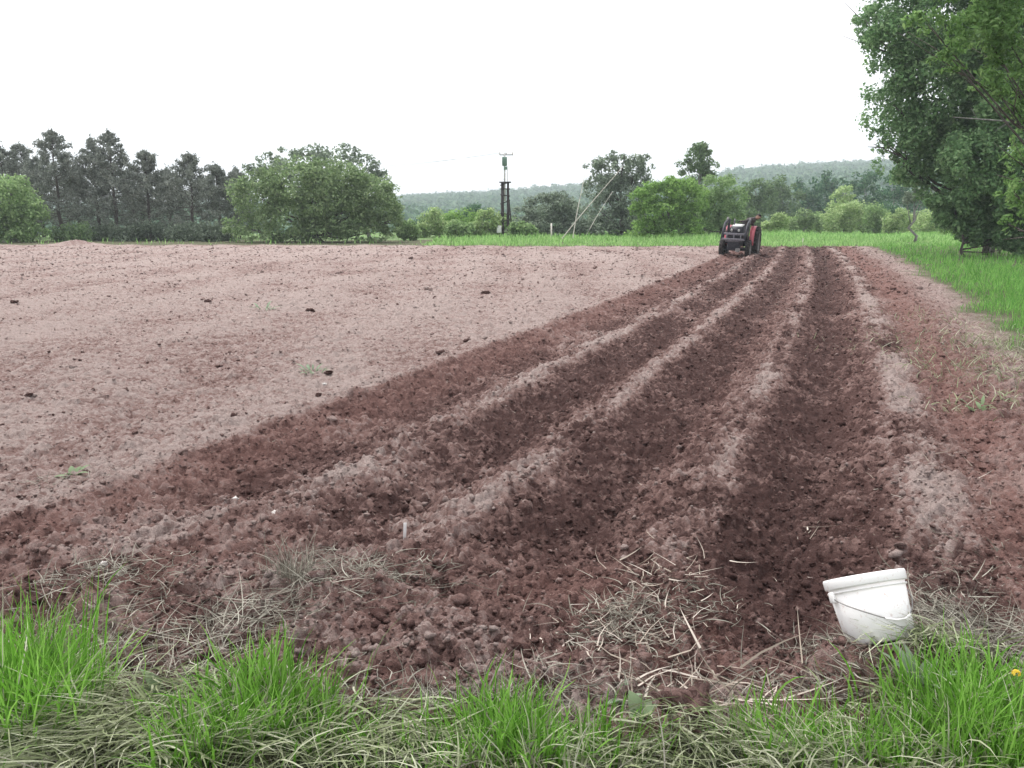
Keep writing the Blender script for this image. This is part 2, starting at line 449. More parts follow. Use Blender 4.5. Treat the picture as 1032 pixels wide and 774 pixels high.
def lumps(x, y, size, level, sink=0.25, flat=0.7, jag=0.22):
    n = len(x); V0, F0 = ico(level); nv = len(V0)
    k = 3
    dirs = rng.normal(size=(n, k, 3)); dirs /= np.linalg.norm(dirs, axis=2)[..., None]
    bump = np.einsum('vc,nkc->nvk', V0, dirs)
    rad = 1 + 0.30 * np.sin(bump[..., 0] * 3.1 + 1) * 0.6 + 0.22 * np.sin(bump[..., 1] * 5.3) + 0.12 * np.sin(bump[..., 2] * 8.0) + jag * (rng.random((n, nv)) - .5)
    P = V0[None] * rad[..., None] * (rng.uniform(0.65, 1.3, (n, 1, 3)))
    P = np.einsum('nij,nvj->nvi', rand_rot(n), P)
    P[..., 2] *= flat
    P = P * size[:, None, None]
    z = hz(x, y)
    P[..., 0] += x[:, None]; P[..., 1] += y[:, None]; P[..., 2] += (z + size * (flat * 0.9 - sink * 2 * flat))[:, None]
    F = (F0[None] + (np.arange(n) * nv)[:, None, None]).reshape(-1, 3)
    return P.reshape(-1, 3), F, nv

def sample_field(n, y0, y1, smax=0.95):
    yy = np.exp(rng.uniform(math.log(y0 + 1.0), math.log(y1 + 1.0), n)) - 1.0
    xx = rng.uniform(-smax, smax, n) * (yy + 0.8)
    return xx, yy

def scatter_clods():
    mb = MB(); D = []; Rd = []; L = []
    def put(x, y, size, level, ddry, **kw):
        P, F, nv = lumps(x, y, size, level, **kw); mb.add(P, F)
        _, d, r, l = field(x, y)
        d = np.clip(d + ddry, 0, 1)
        D.append(np.repeat(d, nv)); Rd.append(np.repeat(r * .7, nv)); L.append(np.repeat(l * 0.2, nv))
    # small crumbs everywhere
    x, y = sample_field(90000, 2.2, 44)
    _, d, r, l = field(x, y); u, v, up = furrow_coords(x, y)
    pl = (up > -4.2) & (up < 1.6)
    keep = (l < 0.4) & (rng.random(len(x)) < np.where(pl, 1.0, 0.8))
    x, y, pl = x[keep], y[keep], pl[keep]
    size = np.maximum(0.006, 0.00075 * y) * np.exp(rng.normal(0, 0.45, len(x))) * np.where(pl, 1.15, 0.85)
    put(x, y, size, 1, rng.normal(0.05, 1, len(x)) * np.where(pl, .2, .13))
    # fist sized ones
    x, y = sample_field(5600, 2.4, 43)
    _, d, r, l = field(x, y); u, v, up = furrow_coords(x, y)
    pl = (up > -4.15) & (up < 1.5)
    keep = (l < 0.3) & (rng.random(len(x)) < np.where(pl, 0.75, 0.6))
    x, y, pl = x[keep], y[keep], pl[keep]
    size = np.maximum(0.016, 0.0012 * y) * np.exp(rng.normal(0, 0.42, len(x)))
    put(x, y, size * np.where(pl, .85, .62), 2, np.where(pl, rng.normal(0.0, 0.2, len(x)), -.5 * (rng.random(len(x)) < .6)), jag=0.16, sink=.3)
    me = mesh_np(np.concatenate(mb.V), np.concatenate(mb.F[3]), 'soil_clods', True)
    soil_attr(me, np.concatenate(D), np.concatenate(Rd), np.concatenate(L))
    tag(link('soil_clods', me, M['soil']), 'crumbs and small clods of brown soil all over the field', 'soil clods', kind='stuff')
scatter_clods()

def blades(x, y, az, L, lean, droop, width, nseg=4, z=None, base_w=0.7, lift=0.004, minz=True, curl=0.5):
    n = len(x); cu = rng.normal(0, curl, n)
    z0 = hz(x, y) if z is None else z
    t = np.linspace(0, 1, nseg + 1)
    P = np.zeros((n, nseg + 1, 3)); P[:, 0, 0] = x; P[:, 0, 1] = y; P[:, 0, 2] = z0
    for k in range(nseg):
        th = lean + droop * ((k + 0.5) / nseg)
        st = np.sin(th) * L / nseg; ct = np.cos(th) * L / nseg
        aa = az + cu * (k + .5) / nseg * 2
        P[:, k + 1, 0] = P[:, k, 0] + np.cos(aa) * st; P[:, k + 1, 1] = P[:, k, 1] + np.sin(aa) * st
        P[:, k + 1, 2] = P[:, k, 2] + ct
    if minz:
        for k in range(1, nseg + 1):
            P[:, k, 2] = np.maximum(P[:, k, 2], z0 - 0.03 + lift)
    w = width[:, None] * 0.5 * (base_w + (1 - base_w) * np.minimum(1, t * 4))[None] * ((1 - t) ** 0.55 + 0.04)[None]
    tw = rng.normal(0, 0.5, n)
    side = np.stack([-np.sin(az) * np.cos(tw), np.cos(az) * np.cos(tw), np.sin(tw)], 1)
    Lf = P - side[:, None] * w[..., None]; Rt = P + side[:, None] * w[..., None]
    V = np.stack([Lf, Rt], 2).reshape(n, -1, 3); nv = V.shape[1]
    F0 = np.array([[2 * k, 2 * k + 1, 2 * k + 3, 2 * k + 2] for k in range(nseg)])
    F = (F0[None] + (np.arange(n) * nv)[:, None, None]).reshape(-1, 4)
    return V.reshape(-1, 3), F

def stuff_mesh(name, mb, mat, label, cat, smooth=False):
    me = mesh_np(np.concatenate(mb.V), [np.concatenate(f) for f in mb.F.values()], name, smooth)
    return tag(link(name, me, mat), label, cat, kind='stuff')

def U(a, b, n): return rng.uniform(a, b, n)

def scatter_straw():
    mb = MB()
    x, y = sample_field(52000, 2.3, 44)
    _, d, r, l = field(x, y); u, v, up = furrow_coords(x, y)
    pale = up < -4.1
    keep = (l < 0.6) & (rng.random(len(x)) < np.where(pale, 0.6, np.clip(d * 1.3 - 0.25, 0.22, 1)) * np.where(y < 4, 1, .75))
    x, y = x[keep], y[keep]; n = len(x)
    az = U(0, 6.28, n)
    L = np.maximum(0.022, 0.0030 * y) * np.exp(rng.normal(0.0, 0.5, n)); w = np.maximum(0.0020, 0.00042 * y) * U(.6, 1.4, n)
    mb.add(*blades(x, y, az, L, U(1.2, 1.6, n), rng.normal(0, .3, n), w, 2, lift=0.03, base_w=1.0))
    # bundles of broken stalks
    for (px, py, rx, ry, cnt, Lm, wm) in [(700, 695, .16, .12, 60, .22, .007), (680, 580, .15, .12, 55, .13, .006), (730, 715, .12, .10, 26, .24, .008),
                                          (640, 645, .16, .13, 120, .12, .004), (820, 520, .04, .03, 5, .16, .006), (960, 480, .4, .4, 40, .10, .004)]:
        cx, cy = gp(px, py); x = rng.normal(cx, rx, cnt); y = rng.normal(cy, ry, cnt)
        mb.add(*blades(x, y, U(0, 6.28, cnt), Lm * U(.5, 1.4, cnt), U(1.05, 1.6, cnt), rng.normal(0, .35, cnt), wm * U(.5, 1.4, cnt), 3, z=hz(x, y) + U(0.005, .04, cnt), base_w=1.0, lift=.035))
    stuff_mesh('straw_litter', mb, M['straw'], 'pale broken straw and stalks strewn over the soil', 'straw')
scatter_straw()

# ------------------------------------------------------------------ grass
def near_grass():
    g = MB(); dl = MB(); dr = MB()
    # (photo x, photo y, spread x, spread y, count, length)
    TUFTS = [(22, 728, .11, .12, 640, .37), (58, 705, .05, .05, 180, .24), (6, 705, .10, .12, 320, .33), (268, 735, .10, .10, 640, .25), (205, 788, .06, .06, 260, .22), (325, 752, .07, .06, 170, .17),
             (420, 775, .12, .06, 150, .16), (500, 752, .09, .08, 440, .21), (545, 775, .10, .06, 280, .19), (610, 765, .10, .06, 150, .17),
             (800, 752, .11, .08, 330, .18), (770, 785, .08, .05, 90, .16), (880, 768, .10, .07, 280, .19), (965, 752, .11, .12, 820, .25), (1010, 765, .12, .12, 560, .25),
             (940, 730, .06, .05, 150, .15), (985, 715, .06, .05, 160, .22)]
    for (px, py, sx, sy, cnt, L) in TUFTS:
        cx, cy = gp(px, py)
        x = rng.normal(cx, sx, cnt); y = rng.normal(cy, sy, cnt)
        az = np.arctan2(y - cy, x - cx) + rng.normal(0, 0.9, cnt)
        py += 10 if px < 100 else (22 if px < 340 or px > 900 else 34); L *= .86; cx, cy = gp(px, py)
        ln = L * U(.5, 1.25, cnt)
        g.add(*blades(x, y, az, ln, np.abs(rng.normal(0.10, 0.18, cnt)), np.abs(rng.normal(0.5, 0.5, cnt)), U(.0035, .0115, cnt), 5))
        k = cnt // 4
        x = rng.normal(cx, sx * 1.2, k); y = rng.normal(cy, sy * 1.2, k)
        dl.add(*blades(x, y, np.arctan2(y - cy, x - cx) + rng.normal(0, 0.9, k), L * U(.7, 1.5, k), np.abs(rng.normal(0.3, 0.3, k)), np.abs(rng.normal(1.5, .6, k)), U(.004, .0085, k), 6))
    # low undergrowth over all the headland
    n = 6500
    x = U(-2.6, 2.6, n); y = U(1.2, 3.0, n); hy = headland_y(x)
    k = (y < hy + .1 * rng.normal(size=n)); x, y = x[k], y[k]; n = len(x)
    dl.add(*blades(x, y, U(0, 6.28, n), U(.07, .17, n), np.abs(rng.normal(.8, .4, n)), np.abs(rng.normal(1.0, .6, n)), U(.004, .0085, n), 5))
    n = 1000
    x = U(-2.6, 2.6, n); y = U(1.2, 2.9, n); hy = headland_y(x)
    k = (y < hy - .05 + .1 * rng.normal(size=n)); x, y = x[k], y[k]; n = len(x)
    g.add(*blades(x, y, U(0, 6.28, n), U(.05, .12, n), np.abs(rng.normal(.3, .3, n)), np.abs(rng.normal(.7, .5, n)), U(.0025, .006, n), 4))
    # combed down grey-green swaths
    for (px, py, sx, sy, cnt, azm, L) in [(60, 745, .22, .12, 800, -2.0, .26), (135, 725, .14, .10, 700, -1.4, .24), (400, 735, .12, .08, 300, -1.2, .18), (720, 770, .12, .06, 300, -2.0, .18), (170, 770, .15, .07, 350, -.6, .26), (370, 760, .14, .09, 300, -.9, .2), (660, 765, .14, .07, 300, -1.8, .2),
                                          (830, 770, .14, .08, 380, -2.6, .22), (895, 715, .08, .05, 120, -1.9, .14), (945, 668, .12, .05, 260, -2.3, .18)]:
        cx, cy = gp(px, py); x = rng.normal(cx, sx, cnt); y = rng.normal(cy, sy, cnt)
        dl.add(*blades(x, y, azm + rng.normal(0, .5, cnt), L * U(.6, 1.3, cnt), U(.7, 1.25, cnt), U(.2, .8, cnt), U(.0045, .010, cnt), 5, z=hz(x, y) + U(0, .05, cnt), lift=.04))
    for (px, py, sx, sy, cnt, L) in [(985, 358, .6, .9, 420, .14), (1020, 380, .5, .6, 420, .15), (990, 408, .25, .2, 90, .12), (1028, 350, .4, .7, 400, .18), (955, 325, .35, .7, 160, .13)]:
        cx, cy = gp(px, py); x = rng.normal(cx, sx, cnt); y = rng.normal(cy, sy, cnt)
        dl.add(*blades(x, y, U(0, 6.28, cnt), L * U(.5, 1.3, cnt), U(.3, 1.2, cnt), U(.2, 1.0, cnt), U(.006, .012, cnt), 4))
    # dead matted grass along the soil's edge and in heaps
    HEAPS = [(110, 590, .20, .14, 420, .15), (98, 660, .07, .16, 260, .16), (215, 650, .16, .10, 260, .2), (270, 620, .14, .10, 260, .2), (350, 590, .20, .12, 380, .15), (410, 585, .12, .1, 120, .12),
             (330, 560, .12, .1, 160, .14), (640, 640, .11, .09, 520, .09), (600, 640, .12, .1, 140, .12), (690, 610, .14, .12, 160, .1), (838, 650, .08, .06, 160, .10), (955, 630, .12, .09, 420, .15), (985, 660, .15, .10, 420, .18), (1030, 650, .12, .12, 220, .16),
             (870, 692, .12, .05, 320, .13), (780, 690, .12, .08, 160, .15), (560, 705, .25, .06, 260, .16), (420, 705, .2, .05, 260, .16), (180, 690, .2, .05, 260, .17), (720, 735, .12, .06, 140, .16), (500, 700, .2, .05, 160, .15),
             (940, 600, .16, .12, 200, .1), (990, 352, .7, .9, 700, .13), (1015, 385, .5, .6, 420, .12), (960, 335, .5, .8, 300, .12), (60, 480, .15, .08, 60, .1), (1000, 560, .2, .2, 120, .08)]
    for (px, py, sx, sy, cnt, L) in HEAPS:
        cx, cy = gp(px, py); x = rng.normal(cx, sx, cnt); y = rng.normal(cy, sy, cnt)
        dr.add(*blades(x, y, U(0, 6.28, cnt), L * U(.4, 1.4, cnt), U(1.1, 1.65, cnt), rng.normal(.1, .35, cnt), U(.0025, .006, cnt), 5, z=hz(x, y) + U(-.012, .022, cnt), lift=.035, curl=.9))
    n = 2600
    x = U(-2.4, 2.4, n); y = headland_y(x) + rng.normal(0.05, .16, n)
    dr.add(*blades(x, y, U(0, 6.28, n), U(.07, .24, n), U(.6, 1.5, n), rng.normal(.4, .5, n), U(.0025, .0065, n), 5, lift=.02, curl=.9))
    stuff_mesh('green_grass', g, M['green_grass'], 'bright green grass growing in tufts along the near edge of the field', 'grass', True)
    stuff_mesh('flattened_grass', dl, M['dull_grass'], 'grey green grass bent and lying along the near and right edges of the field', 'grass', True)
    stuff_mesh('dead_grass', dr, M['dry_grass'], 'dead matted grass heaped along the edges between green grass and soil', 'dead grass', True)
    # the dry tuft standing alone in the soil
    cx, cy = gp(297, 592); n = 150; t = MB()
    x = rng.normal(cx, .04, n); y = rng.normal(cy, .03, n)
    t.add(*blades(x, y, np.arctan2(y - cy, x - cx) + rng.normal(0, .6, n), U(.10, .26, n), np.abs(rng.normal(.15, .35, n)), np.abs(rng.normal(.7, .7, n)), U(.002, .005, n), 5))
    tag(t.build('dead_grass_tuft', M['dry_grass'], smooth=True), 'upright greyish tuft of withered grass standing alone in the ploughed soil', 'grass tuft')
near_grass()

def verge_grass():
    g = MB()
    n = 110000
    y = np.exp(rng.uniform(math.log(6.0), math.log(46), n)); x = rng.uniform(0.2, 1.05, n) * (y + 1)
    u, v, up = furrow_coords(x, y)
    e = up - grass_edge(v) + 0.5 * fbm(x, y, 1.0, 3, 141) - 0.7 * (1 - sstep(6, 12, v))
    dens = sstep(0.1, 0.8, e) * (0.25 + 0.75 * sstep(8, 11.5, v)) * (0.35 + 0.65 * sstep(-.25, .25, fbm(x, y, 1.2, 3, 181) + 1.2 * sstep(9, 13, v))) * (1 - .55 * sstep(3.0, 4.5, up) * sstep(26, 32, v))
    k = rng.random(n) < dens; x, y, e = x[k], y[k], e[k]; n = len(x)
    g.add(*blades(x, y, U(0, 6.28, n), U(.12, .34, n) * (0.5 + 0.5 * sstep(.2, 1.5, e)), np.abs(rng.normal(.15, .2, n)), np.abs(rng.normal(.6, .4, n)), np.maximum(.004, .00085 * y) * U(.7, 1.4, n), 3))
    stuff_mesh('verge_grass', g, M['verge_grass'], 'green grass growing on the verge between the furrows and the big trees', 'grass', True)
    g = MB(); dg = MB()
    n = 90000
    y = np.exp(rng.uniform(math.log(42.5), math.log(84), n)); x = rng.uniform(-.85, .95, n) * y
    yy = y + 0.5 * fbm(x, y, 2.0, 2, 161) - 2.2 * sstep(4, -12, x)
    k = (yy > 43.6) & (rng.random(n) < np.where(x < -5, .03, 1)); x, y = x[k], y[k]; n = len(x)
    z = np.where(y < 55, hz(x, y), ground_z(x, y))
    hgt = U(.2, .5, n) * (0.75 + 0.7 * np.clip(fbm(x, y, 3.5, 2, 171), -.6, 1)) * (0.75 + 0.5 * sstep(46, 58, y))
    g.add(*blades(x, y, U(0, 6.28, n), hgt, np.abs(rng.normal(.15, .2, n)), np.abs(rng.normal(.6, .4, n)), .0011 * y * U(.7, 1.4, n), 3, z=z, minz=False))
    stuff_mesh('meadow_grass', g, M['meadow_grass'], 'light green meadow grass beyond the far end of the field', 'grass', True)
verge_grass()

# ------------------------------------------------------------------ trees
def leaf_quads(P, size, nrm, aspect=0.55, fold=0.12):
    n = len(P)
    r = rng.normal(size=(n, 3)); nrm = nrm / (np.linalg.norm(nrm, axis=1)[:, None] + 1e-9)
    t = r - nrm * np.sum(r * nrm, 1)[:, None]; t /= np.linalg.norm(t, axis=1)[:, None] + 1e-9
    b = np.cross(nrm, t)
    s = size[:, None]
    a0 = P - t * s * .5; a2 = P + t * s * .5
    a1 = P + b * s * aspect * .5 + nrm * s * fold - t * s * .08; a3 = P - b * s * aspect * .5 + nrm * s * fold - t * s * .08
    V = np.stack([a0, a1, a2, a3], 1).reshape(-1, 3)
    F = (np.arange(n) * 4)[:, None] + np.array([0, 1, 2, 3])[None]
    return V, F

def blob_leaves(lobes, n, size, clump=0.32, K=14, shell=0.55, up=0.35, aspect=0.55):
    """leaves spread through child clumps that sit on and in each lobe; lobes: (x, y, z, rx, ry, rz)"""
    lobes = np.array(lobes, float)
    w = (lobes[:, 3] * lobes[:, 5]) ** 0.9; w /= w.sum()
    C = []; Cr = []
    for lb, wi in zip(lobes, w):
        k = max(6, int(K * (0.5 + wi * len(lobes))))
        d = rng.normal(size=(k, 3)); d /= np.linalg.norm(d, axis=1)[:, None]
        rr = rng.uniform(0.45, 1.0, k) ** 0.6 * (1 - clump * 0.6)
        c = lb[:3] + d * lb[3:] * rr[:, None]
        C.append(c); Cr.append(np.repeat((clump * lb[3:])[None], k, 0) * rng.uniform(0.6, 1.35, (k, 1)))
    C = np.concatenate(C); Cr = np.concatenate(Cr)
    cw = (Cr[:, 0] * Cr[:, 2]) ** 0.9; cw /= cw.sum()
    i = rng.choice(len(C), n, p=cw)
    d = rng.normal(size=(n, 3)); d /= np.linalg.norm(d, axis=1)[:, None]
    rr = 1 - shell * rng.random(n) ** 1.3 + rng.normal(0, .12, n)
    P = C[i] + d * Cr[i] * rr[:, None]
    nrm = d * 0.7 + rng.normal(size=(n, 3)) * 0.55 + np.array([0, 0, up])
    return leaf_quads(P, size * rng.uniform(.6, 1.35, n), nrm, aspect)

def limbs(mb, base, lobes, r0, lean=(0, 0), n=7, fork=0.45):
    base = Vector(base); tops = [Vector(l[:3]) for l in lobes]
    top = max(tops, key=lambda p: p.z)
    axis_top = Vector((base.x * .45 + top.x * .55, base.y * .45 + top.y * .55, top.z))
    pts = []
    for k in range(7):
        f = k / 6
        p = base.lerp(axis_top, f); j = 0.0 if k == 0 else r0 * 1.2
        pts.append(p + Vector((float(rng.normal(0, j)), float(rng.normal(0, j)), 0)))
    mb.tube(pts, [r0 * (1.25 if k == 0 else 1 - 0.82 * k / 6) for k in range(7)], n)
    for t in tops:
        f = min(0.8, max(0.15, fork * (t.z - base.z) / max(0.1, axis_top.z - base.z)))
        i = f * 6; k = int(i); s = pts[k].lerp(pts[min(6, k + 1)], i - k)
        m1 = s.lerp(t, .5) + Vector((0, 0, -.08 * (t - s).length)); rr = r0 * (1 - .8 * f) * .6
        mb.tube([s, m1, t], [rr, rr * .6, rr * .22], 5)
        for q in range(3):
            e = t + Vector(rng.normal(size=3)) * min(.35, (t - s).length * .12)
            mb.tube([m1.lerp(t, .4 + .2 * q), e], [rr * .35, rr * .1], 4)

def tree(name, label, cat, base, lobes, n, size, fol, bark, r0, group=None, clump=.32, K=14, shell=.55, aspect=.55, up=.35):
    if name not in ('sapling', 'alder_tree', 'birch_tree', 'rowan_tree', 'poplar_tree', 'grey_poplar', 'alder_bush'):      # leaves down to the grass
        lo = min(l[2] - l[5] for l in lobes); x0 = min(l[0] - l[3] for l in lobes); x1 = max(l[0] + l[3] for l in lobes)
        h = max(.7, (lo - base[2]) * .75 + .5)
        lobes = list(lobes) + [(x0 + (x1 - x0) * q, base[1] + .3 * (q - .5), base[2] + h * .8, (x1 - x0) * .2, (x1 - x0) * .25, h) for q in (.22, .5, .78)]
        n = int(n * 1.3)
    root = empty(name, base); tag(root, label, cat, group)
    b = Vector(base)
    L = [(l[0] - b.x, l[1] - b.y, l[2] - b.z, *l[3:]) for l in lobes]
    mb = MB(); limbs(mb, (0, 0, -0.1), L, r0); mb.build('trunk', bark, root, True)
    V, F = blob_leaves(L, n, size, clump, K, shell, up, aspect)
    V[:, 2] = np.maximum(V[:, 2], -0.05)
    link('crown', mesh_np(V, F, 'crown'), fol, root)
    return root

def lobes_px(y, specs, depth=0.8):
    """crown masses measured on the photo: (px, py, r across, r up) at distance y"""
    out = []
    k = 1024 / 1032 / FPX * 1.0217 * y
    for s in specs:
        px, py, rx, rz = s[:4]; dy = s[4] if len(s) > 4 else 0.0
        x, _, z = at(px, py, y)
        out.append((x, y + dy, z, rx * k, max(rx, rz) * k * depth, rz * k))
    return out

def gbase(px, y): 
    x = at(px, 218, y)[0]
    z = h1(x, y) if y < 55 else float(ground_z(np.array([x]), np.array([y]))[0])
    return (x, y, z)

F_ = {}
F_['willow'] = foliage('willow_leaf', (0.125, 0.195, 0.085), (0.21, 0.305, 0.135), (0.34, 0.43, 0.23))
F_['willow_light'] = foliage('willow_leaf_light', (0.154, 0.251, 0.096), (0.25, 0.372, 0.154), (0.384, 0.521, 0.25))
F_['grey'] = foliage('grey_leaf', (0.115, 0.154, 0.108), (0.21, 0.263, 0.184), (0.358, 0.416, 0.324))
F_['bright'] = foliage('bright_leaf', (0.12, 0.224, 0.06), (0.21, 0.364, 0.09), (0.33, 0.504, 0.15))
F_['yellow'] = foliage('yellow_green_leaf', (0.198, 0.302, 0.115), (0.342, 0.47, 0.192), (0.54, 0.638, 0.346))
F_['dark'] = foliage('dark_leaf', (0.085, 0.14, 0.07), (0.15, 0.23, 0.1), (0.22, 0.31, 0.15))
F_['bird'] = foliage('alder_leaf', (0.12, 0.222, 0.102), (0.186, 0.324, 0.138), (0.324, 0.468, 0.24))
F_['ash'] = foliage('ash_leaf', (0.12, 0.22, 0.07), (0.18, 0.32, 0.1), (0.28, 0.42, 0.16), transl=.45)
F_['pine'] = foliage('pine_needles', (0.115, 0.132, 0.109), (0.218, 0.241, 0.207), (0.345, 0.368, 0.322), transl=.2)
F_['forest'] = foliage('forest_leaf', (0.035, 0.1, 0.055), (0.075, 0.165, 0.085), (0.13, 0.23, 0.11), transl=.25)

def pine(label, px, y, top_py, width_px, base_frac=0.10):
    width_px *= 1.4
    b = gbase(px, y); topz = at(px, top_py, y)[2]; H = topz - b[2]
    wr = width_px * 0.5 * 1024 / 1032 / FPX * 1.0217 * y
    root = empty('pine_tree', b); tag(root, label, 'pine tree', 'dark pines at the left end of the field')
    tr = MB()
    pts = [Vector((0, 0, -.1))]; 
    for k in range(1, 8): pts.append(Vector((float(rng.normal(0, .04)), float(rng.normal(0, .04)), H * k / 7 * .98)))
    tr.tube(pts, [0.14 * (1 - .9 * k / 7) for k in range(8)], 6)
    P = []; Nn = []; S = []
    nb = int(70)
    for k in range(nb):
        f = base_frac + (1 - base_frac) * (k / nb) ** .9
        z = H * f
        prof = (1 - f) ** .75 * 1.15 + .07
        prof = min(prof, .80)
        ln = wr * prof * rng.uniform(.55, 1.25)
        a = k * 2.4 + rng.normal(0, .4); rise = rng.uniform(.15, .55) * ln
        d = Vector((math.cos(a), math.sin(a), 0)); s = Vector((0, 0, z)); e = s + d * ln + Vector((0, 0, rise))
        m_ = s.lerp(e, .5) - Vector((0, 0, .1 * ln))
        tr.tube([s, m_, e], [.022, .016, .007], 4, cap=False)
        green = f > .42 + rng.normal(0, .06)
        cnt = int((120 if green else 70) * (0.5 + ln / wr))
        t = rng.uniform(.3, 1.08, cnt) ** .8
        base = np.array(s)[None] * (1 - t)[:, None] + np.array(e)[None] * t[:, None]
        c = base + rng.normal(size=(cnt, 3)) * np.array([.11, .11, .10]) * (0.6 + ln * .30)
        P.append(c); Nn.append(rng.normal(size=(cnt, 3))); S.append(np.full(cnt, .22 if green else .2))
    # leader shoots
    c = np.array([0, 0, H]) + rng.normal(size=(40, 3)) * np.array([.08, .08, .16]); P.append(c); Nn.append(rng.normal(size=(40, 3))); S.append(np.full(40, .25))
    P = np.concatenate(P); Nn = np.concatenate(Nn); S = np.concatenate(S)
    Nn[:, 2] *= .35                                   # needles stand up: their faces look sideways
    V, F = leaf_quads(P, S * U(.6, 1.3, len(P)), Nn, .30)
    tr.build('trunk', M['bark_dark'], root, True)
    link('crown', mesh_np(V, F, 'crown'), F_['pine'], root)

PINES = [(8, 56, 150, 50, 'dark pine at the left edge of the photo, top above the pale green bush'), (28, 60, 147, 46, 'dark pine with a broad forked top, second from the left edge'),
         (61, 55, 134, 48, 'tall dark pine with a sharp pointed tip right of the leftmost bush'), (42, 63, 160, 44, 'short dark pine filling the gap beside the sharp pointed pine'),
         (80, 62, 170, 44, 'low dark pine between the sharp pointed pine and the twin tall pines'), (99, 56, 141, 38, 'slender left one of the two close tall pines'),
         (117, 55, 134, 44, 'tallest pine of the row, right one of the two close tall pines'), (151, 55, 154, 48, 'dark pine with a bushy rounded top right of the tallest pine'),
         (134, 62, 172, 42, 'low dark pine behind the gap right of the tallest pine'), (172, 61, 172, 42, 'low dark pine filling the gap left of the broad late pine'),
         (194, 55, 157, 50, 'dark pine with a broad shoulder near the right end of the pine row'), (221, 58, 168, 42, 'dark pine next to the right end of the row by the big willow'),
         (240, 60, 172, 36, 'rightmost dark pine, half hidden behind the big round willow')]
for (px, y, tp, w, lab) in PINES: pine(lab, px, y, tp, w)

# undergrowth at the pines' feet
for (px, py, rx, rz, y, lab) in [(72, 234, 22, 12, 52, 'dark green shrub at the foot of the pines beside the leftmost bush'), (125, 237, 15, 9, 53, 'small grey green shrub under the tallest pine'),
                                 (150, 233, 14, 12, 53.5, 'grey green shrub under the bushy topped pine'), (185, 235, 18, 11, 53, 'low grey green shrub left of the big willow under the pines'), (212, 238, 10, 7, 52, 'tiny green shrub touching the left foot of the big willow'),
                                 (98, 235, 16, 10, 54, 'dim shrub between the left twin pine and the dark green shrub'), (138, 236, 10, 9, 54.5, 'dim shrub low in the gap right of the tallest pine'), (168, 236, 12, 9, 54, 'dim low shrub in front of the gap left of the broad late pine'),
                                 (203, 236, 11, 9, 54.5, 'dim shrub behind the tiny green shrub at the willow'), (226, 236, 12, 9, 53.5, 'dim shrub under the rightmost pines against the willow')]:
    tree('shrub', lab, 'shrub', gbase(px, y), lobes_px(y, [(px, py, rx, rz), (px + rx * .4, py + 3, rx * .6, rz * .7), (px - rx * .5, py + 2, rx * .5, rz * .7)]), 1500, .17, F_['dark' if px < 90 else 'grey'], M['bark_dark'], .05, 'undergrowth below the pines', clump=.4, K=8)

tree('willow_bush', 'pale green round bush at the left edge in front of the pines', 'bush', gbase(8, 51), lobes_px(51, [(0, 205, 38, 30), (22, 222, 28, 22), (-10, 225, 40, 22), (40, 236, 14, 9), (12, 190, 22, 16)]), 9000, .20, F_['willow_light'], M['bark_grey'], .14, clump=.30, K=16)
tree('willow_tree', 'big round grey green willow in the middle left, the broadest tree', 'willow', gbase(322, 51), lobes_px(51, [
    (262, 200, 34, 30), (300, 185, 42, 26), (340, 190, 40, 30), (375, 205, 34, 30), (394, 222, 18, 19), (290, 220, 44, 24), (345, 222, 46, 22), (240, 228, 18, 14), (318, 175, 30, 14), (268, 180, 18, 14), (382, 192, 20, 16), (330, 208, 50, 30)]),
    26000, .20, F_['willow'], M['bark_dark'], .22, clump=.20, K=34, shell=.4)
GB = 'loose grey trees behind the big willow'
tree('grey_poplar', 'loose grey tree rising behind the middle of the big willow', 'tree', gbase(325, 61), lobes_px(61, [(320, 165, 26, 20), (345, 160, 20, 16), (300, 165, 24, 18), (335, 185, 34, 24), (320, 150, 16, 7)]), 3800, .26, F_['grey'], M['bark_grey'], .16, GB, clump=.24, K=14)
tree('grey_poplar', 'thin grey tree showing left of the big willow beside the pines', 'tree', gbase(272, 63), lobes_px(63, [(265, 170, 22, 14), (285, 158, 18, 10), (252, 180, 16, 16), (278, 185, 26, 24)]), 2400, .25, F_['grey'], M['bark_grey'], .13, GB, clump=.22, K=13)
tree('grey_poplar', 'grey feathery tree showing over the right shoulder of the big willow', 'tree', gbase(372, 62), lobes_px(62, [(365, 168, 20, 14), (383, 180, 12, 10), (355, 160, 18, 8), (372, 190, 24, 20)]), 2000, .25, F_['grey'], M['bark_grey'], .13, GB, clump=.22, K=13)

GH = 'pale shrubs before the wooded hill'
for (px, y, lab, fo, sp, n) in [
    (414, 54, 'small yellow green bush tucked against the right side of the big willow', 'willow_light', [(413, 232, 10, 10), (407, 236, 8, 6)], 1500),
    (440, 62, 'pale shrub nearest right of the small willow bush below the hill', 'yellow', [(437, 224, 18, 15), (450, 230, 14, 10), (425, 231, 12, 9)], 3000),
    (466, 66, 'broad bright shrub midway between big willow and electricity pole', 'bright', [(465, 219, 24, 9), (455, 224, 22, 12), (482, 223, 16, 11)], 3200),
    (462, 57, 'rounded light shrub standing in front of the broad bright shrub', 'willow_light', [(460, 230, 13, 9), (470, 232, 10, 7)], 1600),
    (492, 60, 'yellow green shrub just left of the electricity pole', 'yellow', [(492, 222, 14, 13), (484, 230, 14, 9), (500, 230, 9, 8)], 2600)]:
    tree('shrub', lab, 'shrub', gbase(px, y), lobes_px(y, sp), n, .20, F_[fo], M['bark_grey'], .07, GH, clump=.33, K=10)

